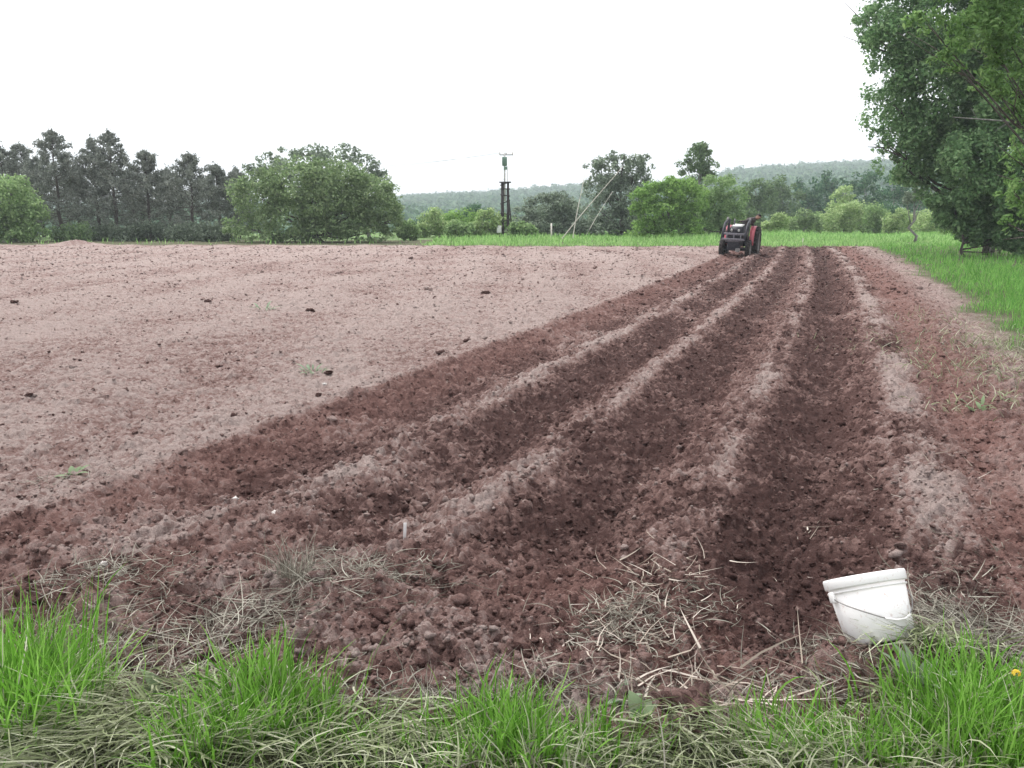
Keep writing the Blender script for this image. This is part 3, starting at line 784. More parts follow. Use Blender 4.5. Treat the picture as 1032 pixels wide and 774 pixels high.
tree('apple_tree', 'low wide grey green tree right of the electricity pole', 'tree', gbase(552, 62), lobes_px(62, [(550, 210, 26, 16), (528, 222, 20, 14), (575, 218, 20, 18), (550, 226, 30, 12), (562, 203, 16, 9)]), 8000, .21, F_['grey'], M['bark_dark'], .15, clump=.28, K=15)
tree('ash_tree', 'tall dark tree with open top behind the crossed poles', 'tree', gbase(628, 66), lobes_px(66, [(640, 175, 20, 20), (615, 172, 22, 16), (605, 190, 22, 18), (630, 200, 28, 20), (608, 215, 26, 18), (648, 165, 12, 12), (600, 165, 12, 8), (622, 158, 10, 6), (635, 222, 22, 14), (612, 226, 18, 10)]), 9000, .24, F_['grey'], M['bark_dark'], .17, clump=.24, K=15)
tree('maple_tree', 'bright green round tree left of the tractor', 'tree', gbase(672, 58), lobes_px(58, [(672, 195, 28, 16), (652, 205, 22, 16), (693, 200, 24, 20), (668, 215, 34, 14), (680, 188, 18, 10), (640, 210, 10, 8), (660, 226, 22, 10), (688, 224, 20, 11)]), 10500, .21, F_['bright'], M['bark_dark'], .15, clump=.27, K=15)
tree('maple_tree', 'yellow green tree directly behind the tractor', 'tree', gbase(726, 61), lobes_px(61, [(728, 188, 20, 15), (720, 205, 22, 18), (742, 200, 14, 14), (730, 218, 24, 14)]), 6000, .21, F_['willow_light'], M['bark_dark'], .13, clump=.27, K=14)
tree('poplar_tree', 'tall narrow tree rising above the bright green trees near the tractor', 'tree', gbase(704, 74), lobes_px(74, [(703, 160, 16, 15), (692, 168, 12, 10), (714, 168, 12, 11), (704, 182, 16, 14), (706, 148, 8, 6), (704, 205, 14, 18)]), 4500, .26, F_['dark'], M['bark_grey'], .15, clump=.26, K=13)

GM = 'bluish trees in the hollow before the hill'
for (px, y, lab, fo, sp, n) in [
    (762, 95, 'dark bluish tree in the hollow just right of the tractor driver', 'dark', [(762, 192, 16, 14), (772, 203, 18, 14), (755, 208, 16, 14)], 3200),
    (788, 110, 'rounded bluish tree second right of the tractor driver in the hollow', 'dark', [(788, 190, 17, 13), (795, 203, 18, 16), (780, 205, 14, 14)], 3000),
    (815, 118, 'grey green tree in the hollow above the pale hedge', 'forest', [(815, 192, 17, 14), (825, 204, 18, 14), (808, 207, 14, 14)], 3000),
    (838, 125, 'tall grey tree of the hollow left of the yellowish one', 'forest', [(838, 184, 15, 14), (832, 200, 18, 16), (845, 205, 14, 14)], 3000),
    (850, 92, 'yellowish tree in the hollow before the bluish ones', 'yellow', [(850, 194, 11, 9), (842, 203, 12, 9), (857, 202, 9, 8)], 1800),
    (872, 112, 'bluish tree in the hollow at the left fringe of the big right trees', 'forest', [(872, 184, 18, 16), (880, 202, 20, 16), (864, 205, 14, 14)], 3200),
    (900, 105, 'bluish tree in the hollow mostly hidden by the big right trees', 'forest', [(900, 188, 18, 16), (910, 203, 20, 14)], 2600),
    (940, 110, 'dim tree in the hollow seen beneath the big right trees', 'forest', [(940, 190, 22, 16), (950, 205, 24, 12)], 2400)]:
    tree('hollow_tree', lab, 'tree', gbase(px, y), lobes_px(y, sp), n, .0038 * y, F_[fo], M['bark_grey'], .18, GM, clump=.3, K=12)

GP = 'pale hedge shrubs beyond the meadow'
for (px, y, lab, fo, sp, n) in [
    (786, 66, 'low pale shrub just right of the tractor', 'yellow', [(785, 221, 12, 8), (776, 225, 10, 6)], 1500),
    (812, 68, 'small rounded pale shrub second right of the tractor', 'willow', [(813, 217, 10, 9), (804, 223, 12, 7), (822, 223, 8, 6)], 1700),
    (850, 72, 'largest pale rounded shrub of the hedge beyond the meadow', 'yellow', [(850, 213, 16, 9), (862, 211, 16, 8), (842, 220, 16, 8), (870, 219, 16, 9)], 4200),
    (882, 70, 'pale shrub right of the largest hedge shrub', 'willow_light', [(882, 213, 14, 9), (890, 219, 14, 8)], 2200),
    (906, 68, 'pale shrub beside the grey sapling trunk', 'yellow', [(906, 218, 11, 8), (898, 222, 10, 7)], 1500),
    (945, 66, 'pale shrub at the right end of the hedge under the big trees', 'yellow', [(945, 217, 16, 7), (960, 216, 14, 8), (930, 222, 14, 6)], 2200)]:
    tree('shrub', lab, 'shrub', gbase(px, y), lobes_px(y, sp), n, .20, F_[fo], M['bark_grey'], .06, GP, clump=.36, K=10)

for (px, py, rx, rz, y, fo, lab) in [
    (425, 229, 14, 9, 76, 'forest', 'dim shrub behind the small willow bush and the first pale shrub'), (510, 226, 12, 12, 72, 'bright', 'bright shrub right behind the foot of the electricity pole'),
    (525, 231, 12, 8, 58, 'willow_light', 'low light shrub between the electricity pole and the wide grey green tree'), (590, 230, 14, 9, 61, 'grey', 'dim low shrub at the foot of the crossed poles'),
    (640, 227, 16, 12, 70, 'dark', 'dark shrub between the tall dark tree and the bright green tree'), (700, 224, 14, 14, 66, 'dark', 'dark shrub in the gap between the two trees left of the tractor'),
    (752, 222, 14, 12, 74, 'dark', 'dark shrub behind the tractor driver'), (800, 225, 16, 8, 76, 'bright', 'bright low shrub behind the two small pale shrubs'),
    (830, 222, 14, 10, 80, 'willow_light', 'light shrub filling the gap left of the largest hedge shrub'), (895, 214, 14, 10, 80, 'forest', 'dim shrub standing behind the hedge by the sapling'),
    (925, 219, 14, 9, 72, 'yellow', 'pale shrub directly behind the sapling'), (965, 222, 14, 9, 60, 'bright', 'bright shrub below the lowest leaves of the big right trees'),
    (740, 228, 14, 9, 64, 'willow_light', 'light low shrub just behind the tractor'), (480, 212, 14, 8, 82, 'forest', 'dim shrub in the gap behind the broad bright shrub')]:
    tree('shrub', lab, 'shrub', gbase(px, y), lobes_px(y, [(px, py, rx, rz), (px + rx * .7, py + 3, rx * .7, rz * .8), (px - rx * .6, py + 4, rx * .7, rz * .7)]), 2200, .21, F_[fo], M['bark_grey'], .05, 'bushes filling the belt beyond the meadow', clump=.34, K=10)

# sapling with a grey trunk in the meadow
tree('sapling', 'young tree with grey trunk in the meadow below the big right trees', 'sapling', gbase(924, 50), lobes_px(50, [(922, 196, 9, 7), (932, 199, 8, 6), (914, 202, 7, 5)]), 1000, .17, F_['grey'], M['bark_grey'], .10, clump=.35, K=8)

# the big trees at the right
GR = 'big leafy trees at the right edge'
tree('alder_tree', 'big dark leaved tree leaning over the verge at right, farthest left', 'tree', gbase(1000, 34), lobes_px(34, [
    (925, 15, 58, 50), (960, 85, 74, 52), (930, 140, 42, 36), (900, 105, 30, 34), (895, 45, 28, 34), (872, 20, 17, 24), (950, 180, 40, 24), (915, 172, 20, 18), (1000, 60, 60, 60), (985, -50, 90, 55), (885, 140, 12, 14), (925, -40, 50, 40), (950, 150, 46, 40), (980, 205, 40, 30), (960, 120, 55, 40), (905, 160, 22, 26)]),
    78000, .165, F_['bird'], M['bark_dark'], .20, GR, clump=.24, K=24)
tree('birch_tree', 'birch with white trunk deep in the shade of the right trees', 'tree', gbase(1011, 34.5), lobes_px(31, [(1005, 170, 30, 36), (1020, 150, 60, 50), (1005, 195, 36, 30), (985, 165, 34, 32), (1050, 90, 60, 60), (1045, 200, 36, 30), (1060, 0, 70, 70)]), 60000, .17, F_['bird'], M['bark_birch'], .07, GR, clump=.25, K=20)
tree('alder_bush', 'low leafy bush under the big right trees', 'bush', gbase(978, 32), lobes_px(32, [(968, 212, 28, 20), (990, 228, 26, 20), (1015, 238, 18, 12), (1035, 225, 26, 26), (1000, 240, 20, 12), (1028, 246, 16, 14), (950, 205, 18, 12), (1010, 215, 30, 25)]), 30000, .17, F_['bird'], M['bark_dark'], .06, GR, clump=.3, K=15)
tree('birch_tree', 'second birch with slim pale trunk nearest the verge', 'tree', gbase(1003, 33.5), lobes_px(31, [(1000, 185, 24, 26), (1030, 100, 40, 40), (1020, 40, 50, 50), (1045, 170, 30, 26)]), 22000, .17, F_['bird'], M['bark_birch'], .06, GR, clump=.25, K=18)
tree('rowan_tree', 'nearest bright leaved tree reaching in from the right edge', 'tree', gbase(1120, 17), lobes_px(17, [
    (990, 30, 46, 26), (935, 25, 30, 16), (1015, 75, 34, 22), (960, 60, 26, 12), (1030, 20, 50, 40), (1022, 108, 14, 8), (1026, 160, 16, 14), (1022, 196, 20, 14), (1016, 226, 9, 12), (1030, 180, 18, 50), (1080, 90, 50, 70), (1085, 190, 40, 40), (1060, -60, 90, 50), (985, -15, 50, 22), (1000, 85, 24, 8)], .6),
    22000, .13, F_['ash'], M['bark_dark'], .085, GR, clump=.25, K=16, aspect=.38)
# a pale dead branch sticking out of the crowns
b = MB(); p0 = Vector(at(1040, 124, 30)); p1 = Vector(at(985, 120, 29.2)); p2 = Vector(at(960, 118, 28.6))
b.tube([p0, p1, p2], [.035, .028, .012], 6); b.tube([p1, Vector(at(978, 108, 29))], [.015, .006], 5); b.tube([p0.lerp(p1, .4), Vector(at(1003, 132, 29.4))], [.018, .006], 5)
tag(b.build('dead_branch', M['bark_grey'], smooth=True), 'bare pale dead branch poking out sideways among the right trees', 'branch')

# forest over the hill
def forest():
    mb = MB()
    n = 15000
    az = np.radians(rng.uniform(-48, 55, n)); r = np.sqrt(rng.uniform(190 ** 2, 960 ** 2, n))
    x = r * np.sin(az); y = r * np.cos(az); z = ground_z(x, y)
    hgt = U(6, 11, n) * (0.9 + .5 * fbm(x, y, 90, 3, 301)); rad = U(2.6, 4.8, n)
    V0, F0 = ico(1)
    P = V0[None] * (np.stack([rad, rad, hgt * .48], 1)[:, None]) * .8 * (1 + .3 * (rng.random((n, len(V0), 1)) - .5))
    P += np.stack([x, y, z + hgt * .5], 1)[:, None]
    mb.add(P.reshape(-1, 3), (F0[None] + (np.arange(n) * len(V0))[:, None, None]).reshape(-1, 3))
    k = 22
    d = rng.normal(size=(n, k, 3)); d[..., 2] = np.abs(d[..., 2]) * 1.1 - .25; d /= np.linalg.norm(d, axis=2)[..., None]
    c = np.stack([x, y, z + hgt * .5], 1)[:, None] + d * np.stack([rad, rad, hgt * .5], 1)[:, None] * U(.8, 1.12, (n, k, 1))
    V, F = leaf_quads(c.reshape(-1, 3), np.repeat(rad * .55, k) * U(.5, 1.3, n * k), (d + rng.normal(size=d.shape) * .5).reshape(-1, 3), .8, .1)
    mb.add(V, F)
    stuff_mesh('forest', mb, F_['forest'], 'dense green wood covering the long hill behind the meadow', 'forest')
forest()

# ------------------------------------------------------------------ poles
M['tarred_wood'] = rough_mat('tarred_wood', (0.022, 0.017, 0.018), (0.06, 0.048, 0.048), 9, 0.85, 0.4, stretch=(1, 1, .2))
M['grey_steel'] = rough_mat('grey_steel', (0.30, 0.30, 0.30), (0.45, 0.45, 0.45), 12, 0.5, 0.1, metallic=.4)
M['green_paint'] = rough_mat('green_paint', (0.13, 0.22, 0.17), (0.20, 0.30, 0.24), 10, 0.5, 0.1)
M['white_paint'] = rough_mat('white_paint', (0.72, 0.71, 0.70), (0.84, 0.83, 0.82), 10, 0.5, 0.1)
M['weathered_wood'] = rough_mat('weathered_wood', (0.50, 0.46, 0.40), (0.72, 0.68, 0.62), 9, 0.85, 0.3, stretch=(1, 1, .15))
M['concrete'] = rough_mat('concrete', (0.42, 0.41, 0.40), (0.58, 0.57, 0.55), 9, 0.85, 0.2)
M['wire'] = rough_mat('wire', (0.05, 0.05, 0.05), (0.09, 0.09, 0.09), 20, 0.5, 0.0)
M['porcelain'] = rough_mat('porcelain', (0.45, 0.40, 0.36), (0.6, 0.55, 0.5), 20, 0.25, 0.0)

PY = 60.0
def pt(px, py, dy=0): return Vector(at(px, py, PY + dy))
bx, by, bz = gbase(509, PY)
base = Vector((bx, by, bz)); pole = empty('electricity_pole', base)
tag(pole, 'dark twin legged electricity pole with green transformer in mid field', 'utility pole')
def loc(v): return v - base
g0, g1 = bz - .2, at(508, 184, PY)[2]
xl, xr = at(506.3, 200, PY)[0], at(512, 200, PY)[0]
for xx, w in ((xl, .12), (xr, .10)):
    m = MB(); m.tube([loc(Vector((xx, PY, g0))), loc(Vector((xx * .98 + .02 * xr, PY, (g0 + g1) / 2))), loc(Vector((xx, PY, g1)))], [w * 1.1, w, w * .8], 8); m.build('leg', M['tarred_wood'], pole, True)
for k in range(6):
    z = bz + .5 + k * (g1 - bz - .7) / 5
    m = MB(); m.tube([loc(Vector((xl - .15, PY - .12, z))), loc(Vector((xr + .15, PY - .12, z + (.25 if k % 2 else -.1))))], .045, 6); m.build('crosspiece', M['tarred_wood'], pole)
m = MB(); m.tube([loc(Vector((xr + .05, PY + .1, g1 - 1.1))), loc(Vector((at(517, 240, PY)[0], PY + .5, g0)))], [.045, .06], 7); m.build('strut', M['tarred_wood'], pole, True)
zt, zc = at(506, 168, PY)[2], at(506, 156, PY)[2]
xm = (xl * .6 + xr * .4)
m = MB(); m.tube([loc(Vector((xm, PY, g1 - 1.3))), loc(Vector((xm, PY, zc + .12)))], [.07, .055], 8); m.tube([loc(Vector((xr - .05, PY, g1 - .4))), loc(Vector((xr - .05, PY, zt + .05)))], .025, 6); m.build('mast', M['concrete'], pole, True)
m = MB(); m.box(loc(Vector(((xl + xr) / 2, PY, g1 + .02))), (.85, .35, .09), bevel=.015); m.box(loc(Vector(((xl + xr) / 2, PY, g1 - .45))), (.7, .3, .07), bevel=.012); m.build('platform', M['tarred_wood'], pole)
m = MB(); m.box(loc(Vector((xm, PY - .05, (zt + zc) / 2 - .05))), (.36, .32, .62), bevel=.04)
for k in range(4): m.box(loc(Vector((xm - .14 + .093 * k, PY - .23, (zt + zc) / 2 - .1))), (.02, .06, .42))
m.box(loc(Vector((xm + .06, PY - .05, zt - .10))), (.24, .24, .22), bevel=.02); m.build('transformer', M['green_paint'], pole)
m = MB(); m.box(loc(Vector((xm + .12, PY, zc))), (1.0, .09, .08), bevel=.012); m.build('crossarm', M['grey_steel'], pole)
for k, dx in enumerate((-.34, .12, .58)):
    m = MB(); m.lathe([(0.0, 0), (.03, .0), (.045, .03), (.03, .06), (.05, .08), (.03, .12), (0, .13)], Matrix.Translation(loc(Vector((xm + dx, PY, zc + .042)))), 10); m.build('insulator', M['porcelain'], pole, True)
bxp = pt(503, 231, -.35)
m = MB(); m.box(loc(bxp), (.34, .22, .52), bevel=.02); m.build('meter_box', M['white_paint'], pole)
m = MB(); m.tube([loc(bxp + Vector((0.04, .05, -.25))), loc(Vector((bxp.x + .04, bxp.y + .05, g0)))], .05, 6); m.box(loc(bxp + Vector((.16, .14, .02))), (.28, .05, .05)); m.build('bracket', M['tarred_wood'], pole)
# wires
def wire(label, a, b_, sag):
    m = MB(); n = 14
    m.tube([a.lerp(b_, k / n) + Vector((0, 0, -sag * 4 * (k / n) * (1 - k / n))) for k in range(n + 1)], .007, 5)
    tag(m.build('power_line', M['wire'], smooth=True), label, 'wire', 'overhead wires at the electricity pole')
ztop = zc + .16
wire('left overhead wire sagging towards the big willow, nearer one', Vector((xm - .34, PY, ztop)), Vector(at(352, 172, 61)), .12)
wire('left overhead wire sagging towards the big willow, farther one', Vector((xm + .12, PY, ztop)), Vector(at(350, 170, 61.5)), .12)
wire('right overhead wire from the crossarm to the tall dark tree', Vector((xm + .58, PY, ztop)), Vector(at(620, 160, 66)), .15)

def stick(label, pts, r, name='wooden_pole', mat='weathered_wood'):
    m = MB(); n = 8
    P = []
    for k in range(n + 1):
        f = k / n; P.append(pts[0].lerp(pts[1], f) + Vector((.03 * math.sin(f * 5 + r * 100), 0, .03 * math.sin(f * 3.4))))
    m.tube(P, [r * (1.15 - .55 * k / n) for k in range(n + 1)], 7)
    return tag(m.build(name, M[mat], smooth=True), label, 'pole', 'bare poles propped in the meadow')
def foot(px, y):
    g = gbase(px, y); return Vector((g[0], g[1], g[2] - .15))
stick('steep bare wooden pole of the crossed pair in the meadow', (foot(577, 53), Vector(at(589, 175, 53.4))), .03)
stick('slanting long bare wooden pole crossing the steep one', (foot(563, 53.4), Vector(at(627, 168, 53.2))), .03)
stick('thin bare pole leaning against the tall dark tree behind the crossed pair', (foot(588, 60), Vector(at(617, 193, 62))), .022)
m = MB(); q = foot(556, 55); m.tube([q, Vector((q.x - .02, q.y, at(555, 225, 55)[2]))], [.06, .05], 8)
tag(m.build('wooden_post', M['weathered_wood'], smooth=True), 'short pale post standing left of the crossed poles', 'post')
m = MB(); q = foot(811, 44.5); m.tube([q, Vector((q.x, q.y, at(811, 240, 44.5)[2]))], .022, 6)
tag(m.build('marker_stake', M['weathered_wood'], smooth=True), 'thin pale stake at the far end of the furrows', 'stake')

# ------------------------------------------------------------------ tractor (faces the camera: local -Y is forward)
M['red_paint'] = rough_mat('red_paint', (0.40, 0.085, 0.11), (0.50, 0.13, 0.16), 6, 0.4, 0.05)
M['black_metal'] = rough_mat('black_metal', (0.012, 0.012, 0.018), (0.04, 0.038, 0.05), 14, 0.6, 0.15)
M['dark_steel'] = rough_mat('dark_steel', (0.10, 0.095, 0.11), (0.20, 0.19, 0.21), 14, 0.5, 0.15, metallic=.3)
M['rubber'] = rough_mat('rubber', (0.018, 0.017, 0.018), (0.07, 0.058, 0.055), 9, 0.9, 0.4)
M['rim_paint'] = rough_mat('rim_paint', (0.16, 0.15, 0.15), (0.30, 0.28, 0.27), 8, 0.5, 0.1)
M['seat_vinyl'] = rough_mat('seat_vinyl', (0.02, 0.02, 0.02), (0.045, 0.045, 0.045), 20, 0.6, 0.1)
M['lamp_glass'] = rough_mat('lamp_glass', (0.25, 0.25, 0.24), (0.4, 0.4, 0.38), 5, 0.15, 0.0)
tx, ty = gp(743, 256.5)
tr = empty('tractor', (tx, ty, h1(tx, ty) + .0), R(-18))
tr.rotation_euler = (0, R(2.5), R(-24))
tr.scale = (.80, 1, 1.03)
tag(tr, 'small red and black tractor with loader arms at the far end of the furrows', 'tractor')
def wheel(x, y, r, w):
    # pivot matrix: axis along X
    Mx = Matrix.Translation((x, y, r)) @ Matrix.Rotation(R(90), 4, 'Y')
    t = MB(); h = w / 2
    t.lathe([(r * .60, -h * .8), (r * .72, -h), (r * .90, -h * .95), (r * .96, -h * .7), (r * .965, 0), (r * .96, h * .7), (r * .90, h * .95), (r * .72, h), (r * .60, h * .8)], Mx, 28)
    nl = 16
    for k in range(nl):
        for sgn in (-1, 1):
            a = 2 * math.pi * (k + (.5 if sgn > 0 else 0)) / nl
            Mt = Mx @ Matrix.Rotation(a, 4, 'Z') @ Matrix.Translation((r * .975, 0, sgn * h * .45)) @ Matrix.Rotation(sgn * R(35), 4, 'X')
            bm = bmesh.new(); bmesh.ops.create_cube(bm, size=1)
            bmesh.ops.scale(bm, vec=(r * .10, r * .10, h * 1.0), verts=bm.verts[:]); bm.transform(Mt); t._bm(bm)
    wh = empty('wheel', (0, 0, 0)); wh.parent = tr
    t.build('tyre', M['rubber'], wh, True)
    q = MB(); q.lathe([(r * .62, -h * .82), (r * .56, -h * .6), (r * .50, -h * .25), (r * .2, -h * .2), (r * .16, -h * .5), (0.0, -h * .5)], Mx, 24)
    q.lathe([(0.0, h * .5), (r * .16, h * .5), (r * .2, h * .2), (r * .50, h * .25), (r * .56, h * .6), (r * .62, h * .82)], Mx, 24)
    q.build('rim', M['rim_paint'], wh, True)
for sx in (-1, 1):
    wheel(sx * .66, -.78, .35, .24)
    wheel(sx * .80, .62, .60, .34)
m = MB(); m.box((0, -.1, .55), (.34, 1.7, .30), bevel=.04); m.box((0, .62, .6), (.9, .4, .42), bevel=.06); m.tube([(-.62, -.78, .33), (.62, -.78, .33)], .07, 8); m.tube([(-.76, .62, .58), (.76, .62, .58)], .09, 8); m.build('chassis', M['black_metal'], tr)
m = MB(); m.prism([(-1.12, .62), (-1.16, .95), (-1.08, 1.16), (-.2, 1.26), (-.05, 1.24), (-.05, .62)], -.30, .30); m.build('hood', M['black_metal'], tr)
m = MB(); m.prism([(-.80, 1.196), (-.22, 1.268), (-.22, 1.30), (-.80, 1.232)], -.26, .26); m.build('hood_panel', M['white_paint'], tr)
gr = MB(); gr.box((0, -1.165, .90), (.52, .04, .44), bevel=.01)
for k in range(7): gr.box((0, -1.195, .74 + k * .055), (.46, .02, .018))
gr.build('grille', M['black_metal'], tr)
for sx in (-1, 1):
    l = MB(); l.lathe([(0, 0), (.055, 0), (.06, .02), (.05, .05), (0, .05)], Matrix.Translation((sx * .18, -1.19, 1.06)) @ Matrix.Rotation(R(90), 4, 'X'), 14); l.build('headlight', M['lamp_glass'], tr, True)
    # loader mast and arm
    a = MB(); a.box((sx * .50, -.45, 1.0), (.11, .20, 1.0), rot=(R(-6), 0, 0), bevel=.015)
    a.tube([(sx * .56, -.42, 1.46), (sx * .57, -1.05, 1.30), (sx * .57, -1.62, .72)], [.065, .07, .055], 6); a.build('loader_arm', M['black_metal'], tr)
    c = MB(); c.tube([(sx * .50, -.50, .70), (sx * .56, -1.0, 1.16)], .045, 8); c.tube([(sx * .56, -1.0, 1.16), (sx * .57, -1.3, 1.02)], .022, 8); c.build('hydraulic_ram', M['rim_paint'], tr, True)
    p = MB(); p.box((sx * .56, -.50, 1.44), (.10, .16, .22), rot=(R(-20), 0, sx * R(8)), bevel=.02); p.build('arm_bracket', M['rim_paint'], tr)
    f = MB()
    arc = [(.62 + .66 * math.cos(R(t_)), .58 + .66 * math.sin(R(t_))) for t_ in range(190, 20, -17)]
    arc2 = [(.62 + .63 * math.cos(R(t_)), .58 + .63 * math.sin(R(t_))) for t_ in range(20, 191, 17)]
    arc2 = [(.62 + .63 * math.cos(R(t_)), .58 + .63 * math.sin(R(t_))) for t_ in [190 - 17 * k for k in range(10)][::-1]]
    f.prism(arc + arc2, sx * .54, sx * .76)
    f.prism([(.0, .62), (.05, 1.0), (.30, 1.24), (.85, 1.24), (.95, .9), (.62, .62)], sx * .52, sx * .55); f.build('fender', M['red_paint'], tr)
m = MB(); m.box((0, -1.40, .92), (1.18, .08, .09), bevel=.012); m.build('crossbar', M['dark_steel'], tr)
m = MB(); m.box((0, -1.60, .72), (1.2, .07, .08), bevel=.01); m.box((0, -1.42, .64), (.82, .06, .05)); 
for sx in (-.35, 0, .35): m.box((sx, -1.44, .78), (.05, .05, .26))
m.build('bumper', M['dark_steel'], tr)
m = MB(); m.box((0, -1.16, .45), (.62, .3, .36), bevel=.04); m.build('front_weight', M['black_metal'], tr)
m = MB(); m.box((.24, -1.35, .30), (.22, .12, .14), bevel=.02); m.build('work_light', M['rim_paint'], tr)
m = MB(); m.box((0, .62, .90), (.46, .42, .10), bevel=.04); m.box((0, .84, 1.12), (.44, .09, .36), rot=(R(-10), 0, 0), bevel=.04); m.build('seat', M['seat_vinyl'], tr)
m = MB(); m.lathe([(.17 + .017 * math.cos(2 * math.pi * k / 8), .017 * math.sin(2 * math.pi * k / 8)) for k in range(8)], Matrix.Translation((0, .18, 1.32)) @ Matrix.Rotation(R(-35), 4, 'X'), 24, True); m.tube([(0, .0, 1.1), (0, .18, 1.32)], .02, 6); m.tube([(-.17, .18, 1.32), (.17, .18, 1.32)], .012, 6); m.build('steering_wheel', M['black_metal'], tr, True)
m = MB(); m.tube([(-.2, -.55, 1.2), (-.2, -.55, 1.42), (-.2, -.5, 1.5)], .03, 8); m.build('exhaust_pipe', M['dark_steel'], tr, True)
m = MB()
for k in range(3): m.tube([(-.4 + .4 * k, 1.05, .75), (-.4 + .4 * k, 1.5, .55), (-.4 + .4 * k, 1.62, .12)], [.035, .035, .02], 6)
m.box((0, 1.35, .68), (1.1, .09, .09), bevel=.01); m.build('cultivator', M['dark_steel'], tr)
for k in range(2):
    m = MB(); m.tube([(.3 - .1 * k, .25, .85), (.34 - .1 * k, .15, 1.2)], .012, 6); m.lathe([(0, -.03), (.025, -.015), (.028, 0), (.02, .02), (0, .03)], Matrix.Translation((.34 - .1 * k, .15, 1.21)), 10); m.build('lever', M['black_metal'], tr, True)

# ------------------------------------------------------------------ the driver, leaning out over the wheel
def driver():
    skin = rough_mat('skin', (0.42, 0.24, 0.18), (0.50, 0.30, 0.23), 15, 0.6, 0.05)
    jack = rough_mat('dark_jacket', (0.045, 0.036, 0.038), (0.09, 0.075, 0.075), 12, 0.9, 0.2)
    trou = rough_mat('dark_trousers', (0.03, 0.03, 0.038), (0.06, 0.06, 0.07), 12, 0.9, 0.2)
    hair = rough_mat('dark_hair', (0.012, 0.010, 0.010), (0.03, 0.025, 0.024), 30, 0.7, 0.2)
    v = [(0, .60, 1.03), (.10, .55, 1.18), (.28, .47, 1.34), (.46, .38, 1.44), (.56, .33, 1.49),            # pelvis, waist, chest, shoulders, neck
         (.645, .28, 1.545), (.70, .24, 1.60),                                                                  # head base, head top
         (.34, .62, 1.42), (.42, .72, 1.20), (.52, .60, 1.08), (.56, .55, 1.04),                              # left arm: shoulder, elbow, wrist, hand (on fender)
         (.36, .22, 1.44), (.16, .06, 1.36), (.02, .10, 1.34), (-.04, .12, 1.35),                             # right arm to the steering wheel
         (.13, .56, 1.00), (.17, .14, 1.02), (.18, .06, .66), (.18, -.06, .62),
         (-.13, .56, 1.00), (-.17, .14, 1.02), (-.18, .06, .66), (-.18, -.06, .62)]
    e = [(0, 1), (1, 2), (2, 3), (3, 4), (4, 5), (5, 6), (3, 7), (7, 8), (8, 9), (9, 10), (3, 11), (11, 12), (12, 13), (13, 14),
         (0, 15), (15, 16), (16, 17), (17, 18), (0, 19), (19, 20), (20, 21), (21, 22)]
    rad = [.16, .145, .165, .14, .062, .098, .088, .085, .058, .042, .04, .085, .055, .042, .04, .105, .075, .058, .05, .105, .075, .058, .05]
    me = bpy.data.meshes.new('body'); me.from_pydata(v, e, []); me.update()
    o = bpy.data.objects.new('tmp', me); COL.objects.link(o)
    o.modifiers.new('s', 'SKIN')
    for i, r in enumerate(rad): me.skin_vertices[0].data[i].radius = (r, r)
    me.skin_vertices[0].data[0].use_root = True
    sb = o.modifiers.new('d', 'SUBSURF'); sb.levels = 2; sb.render_levels = 2
    dg = bpy.context.evaluated_depsgraph_get()
    bm_ = bpy.data.meshes.new_from_object(o.evaluated_get(dg))
    bpy.data.objects.remove(o); bpy.data.meshes.remove(me)
    bm_.materials.clear()
    for mm in (jack, skin, trou): bm_.materials.append(mm)
    for p in bm_.polygons:
        c = p.center; p.use_smooth = True
        p.material_index = 0
        if c.x > .575 and c.z > 1.47: p.material_index = 1
        elif (c - Vector((.56, .55, 1.04))).length < .07 or (c - Vector((-.04, .12, 1.35))).length < .07: p.material_index = 1
        elif c.z < 1.06 and c.x < .35: p.material_index = 2
    me2 = bm_; me2.name = 'driver_body'
    root = bpy.data.objects.new('person', me2); COL.objects.link(root)
    root.location = tr.location + Vector((0, 0, .10)); root.rotation_euler = tr.rotation_euler
    tag(root, 'tractor driver in a dark jacket leaning far out sideways with head down', 'person')
    hd = Vector((.665, .26, 1.565))
    q = MB(); V0, F0 = ico(3)
    P = V0 * np.array([.108, .115, .112]) + np.array(hd + Vector((.012, .02, .02)))
    keepv = (V0[:, 2] > -.25) | (V0[:, 1] > .25)
    kf = keepv[F0].all(1) & ~((V0[F0].mean(1)[:, 1] < -.45) & (V0[F0].mean(1)[:, 2] < .45))
    q.add(P, F0[kf]); q.build('hair', hair, root, True)
    for sx in (-1, 1):
        q = MB(); q.add(V0 * .011 + np.array(hd + Vector((sx * .035, -.093, .0))), F0); q.build('eye', hair, root, True)
        q = MB(); q.add(V0 * np.array([.016, .022, .03]) + np.array(hd + Vector((sx * .098, .01, -.01))), F0); q.build('ear', skin, root, True)
    q = MB(); q.add(V0 * np.array([.014, .022, .022]) + np.array(hd + Vector((0, -.10, -.03))), F0); q.build('nose', skin, root, True)
driver()

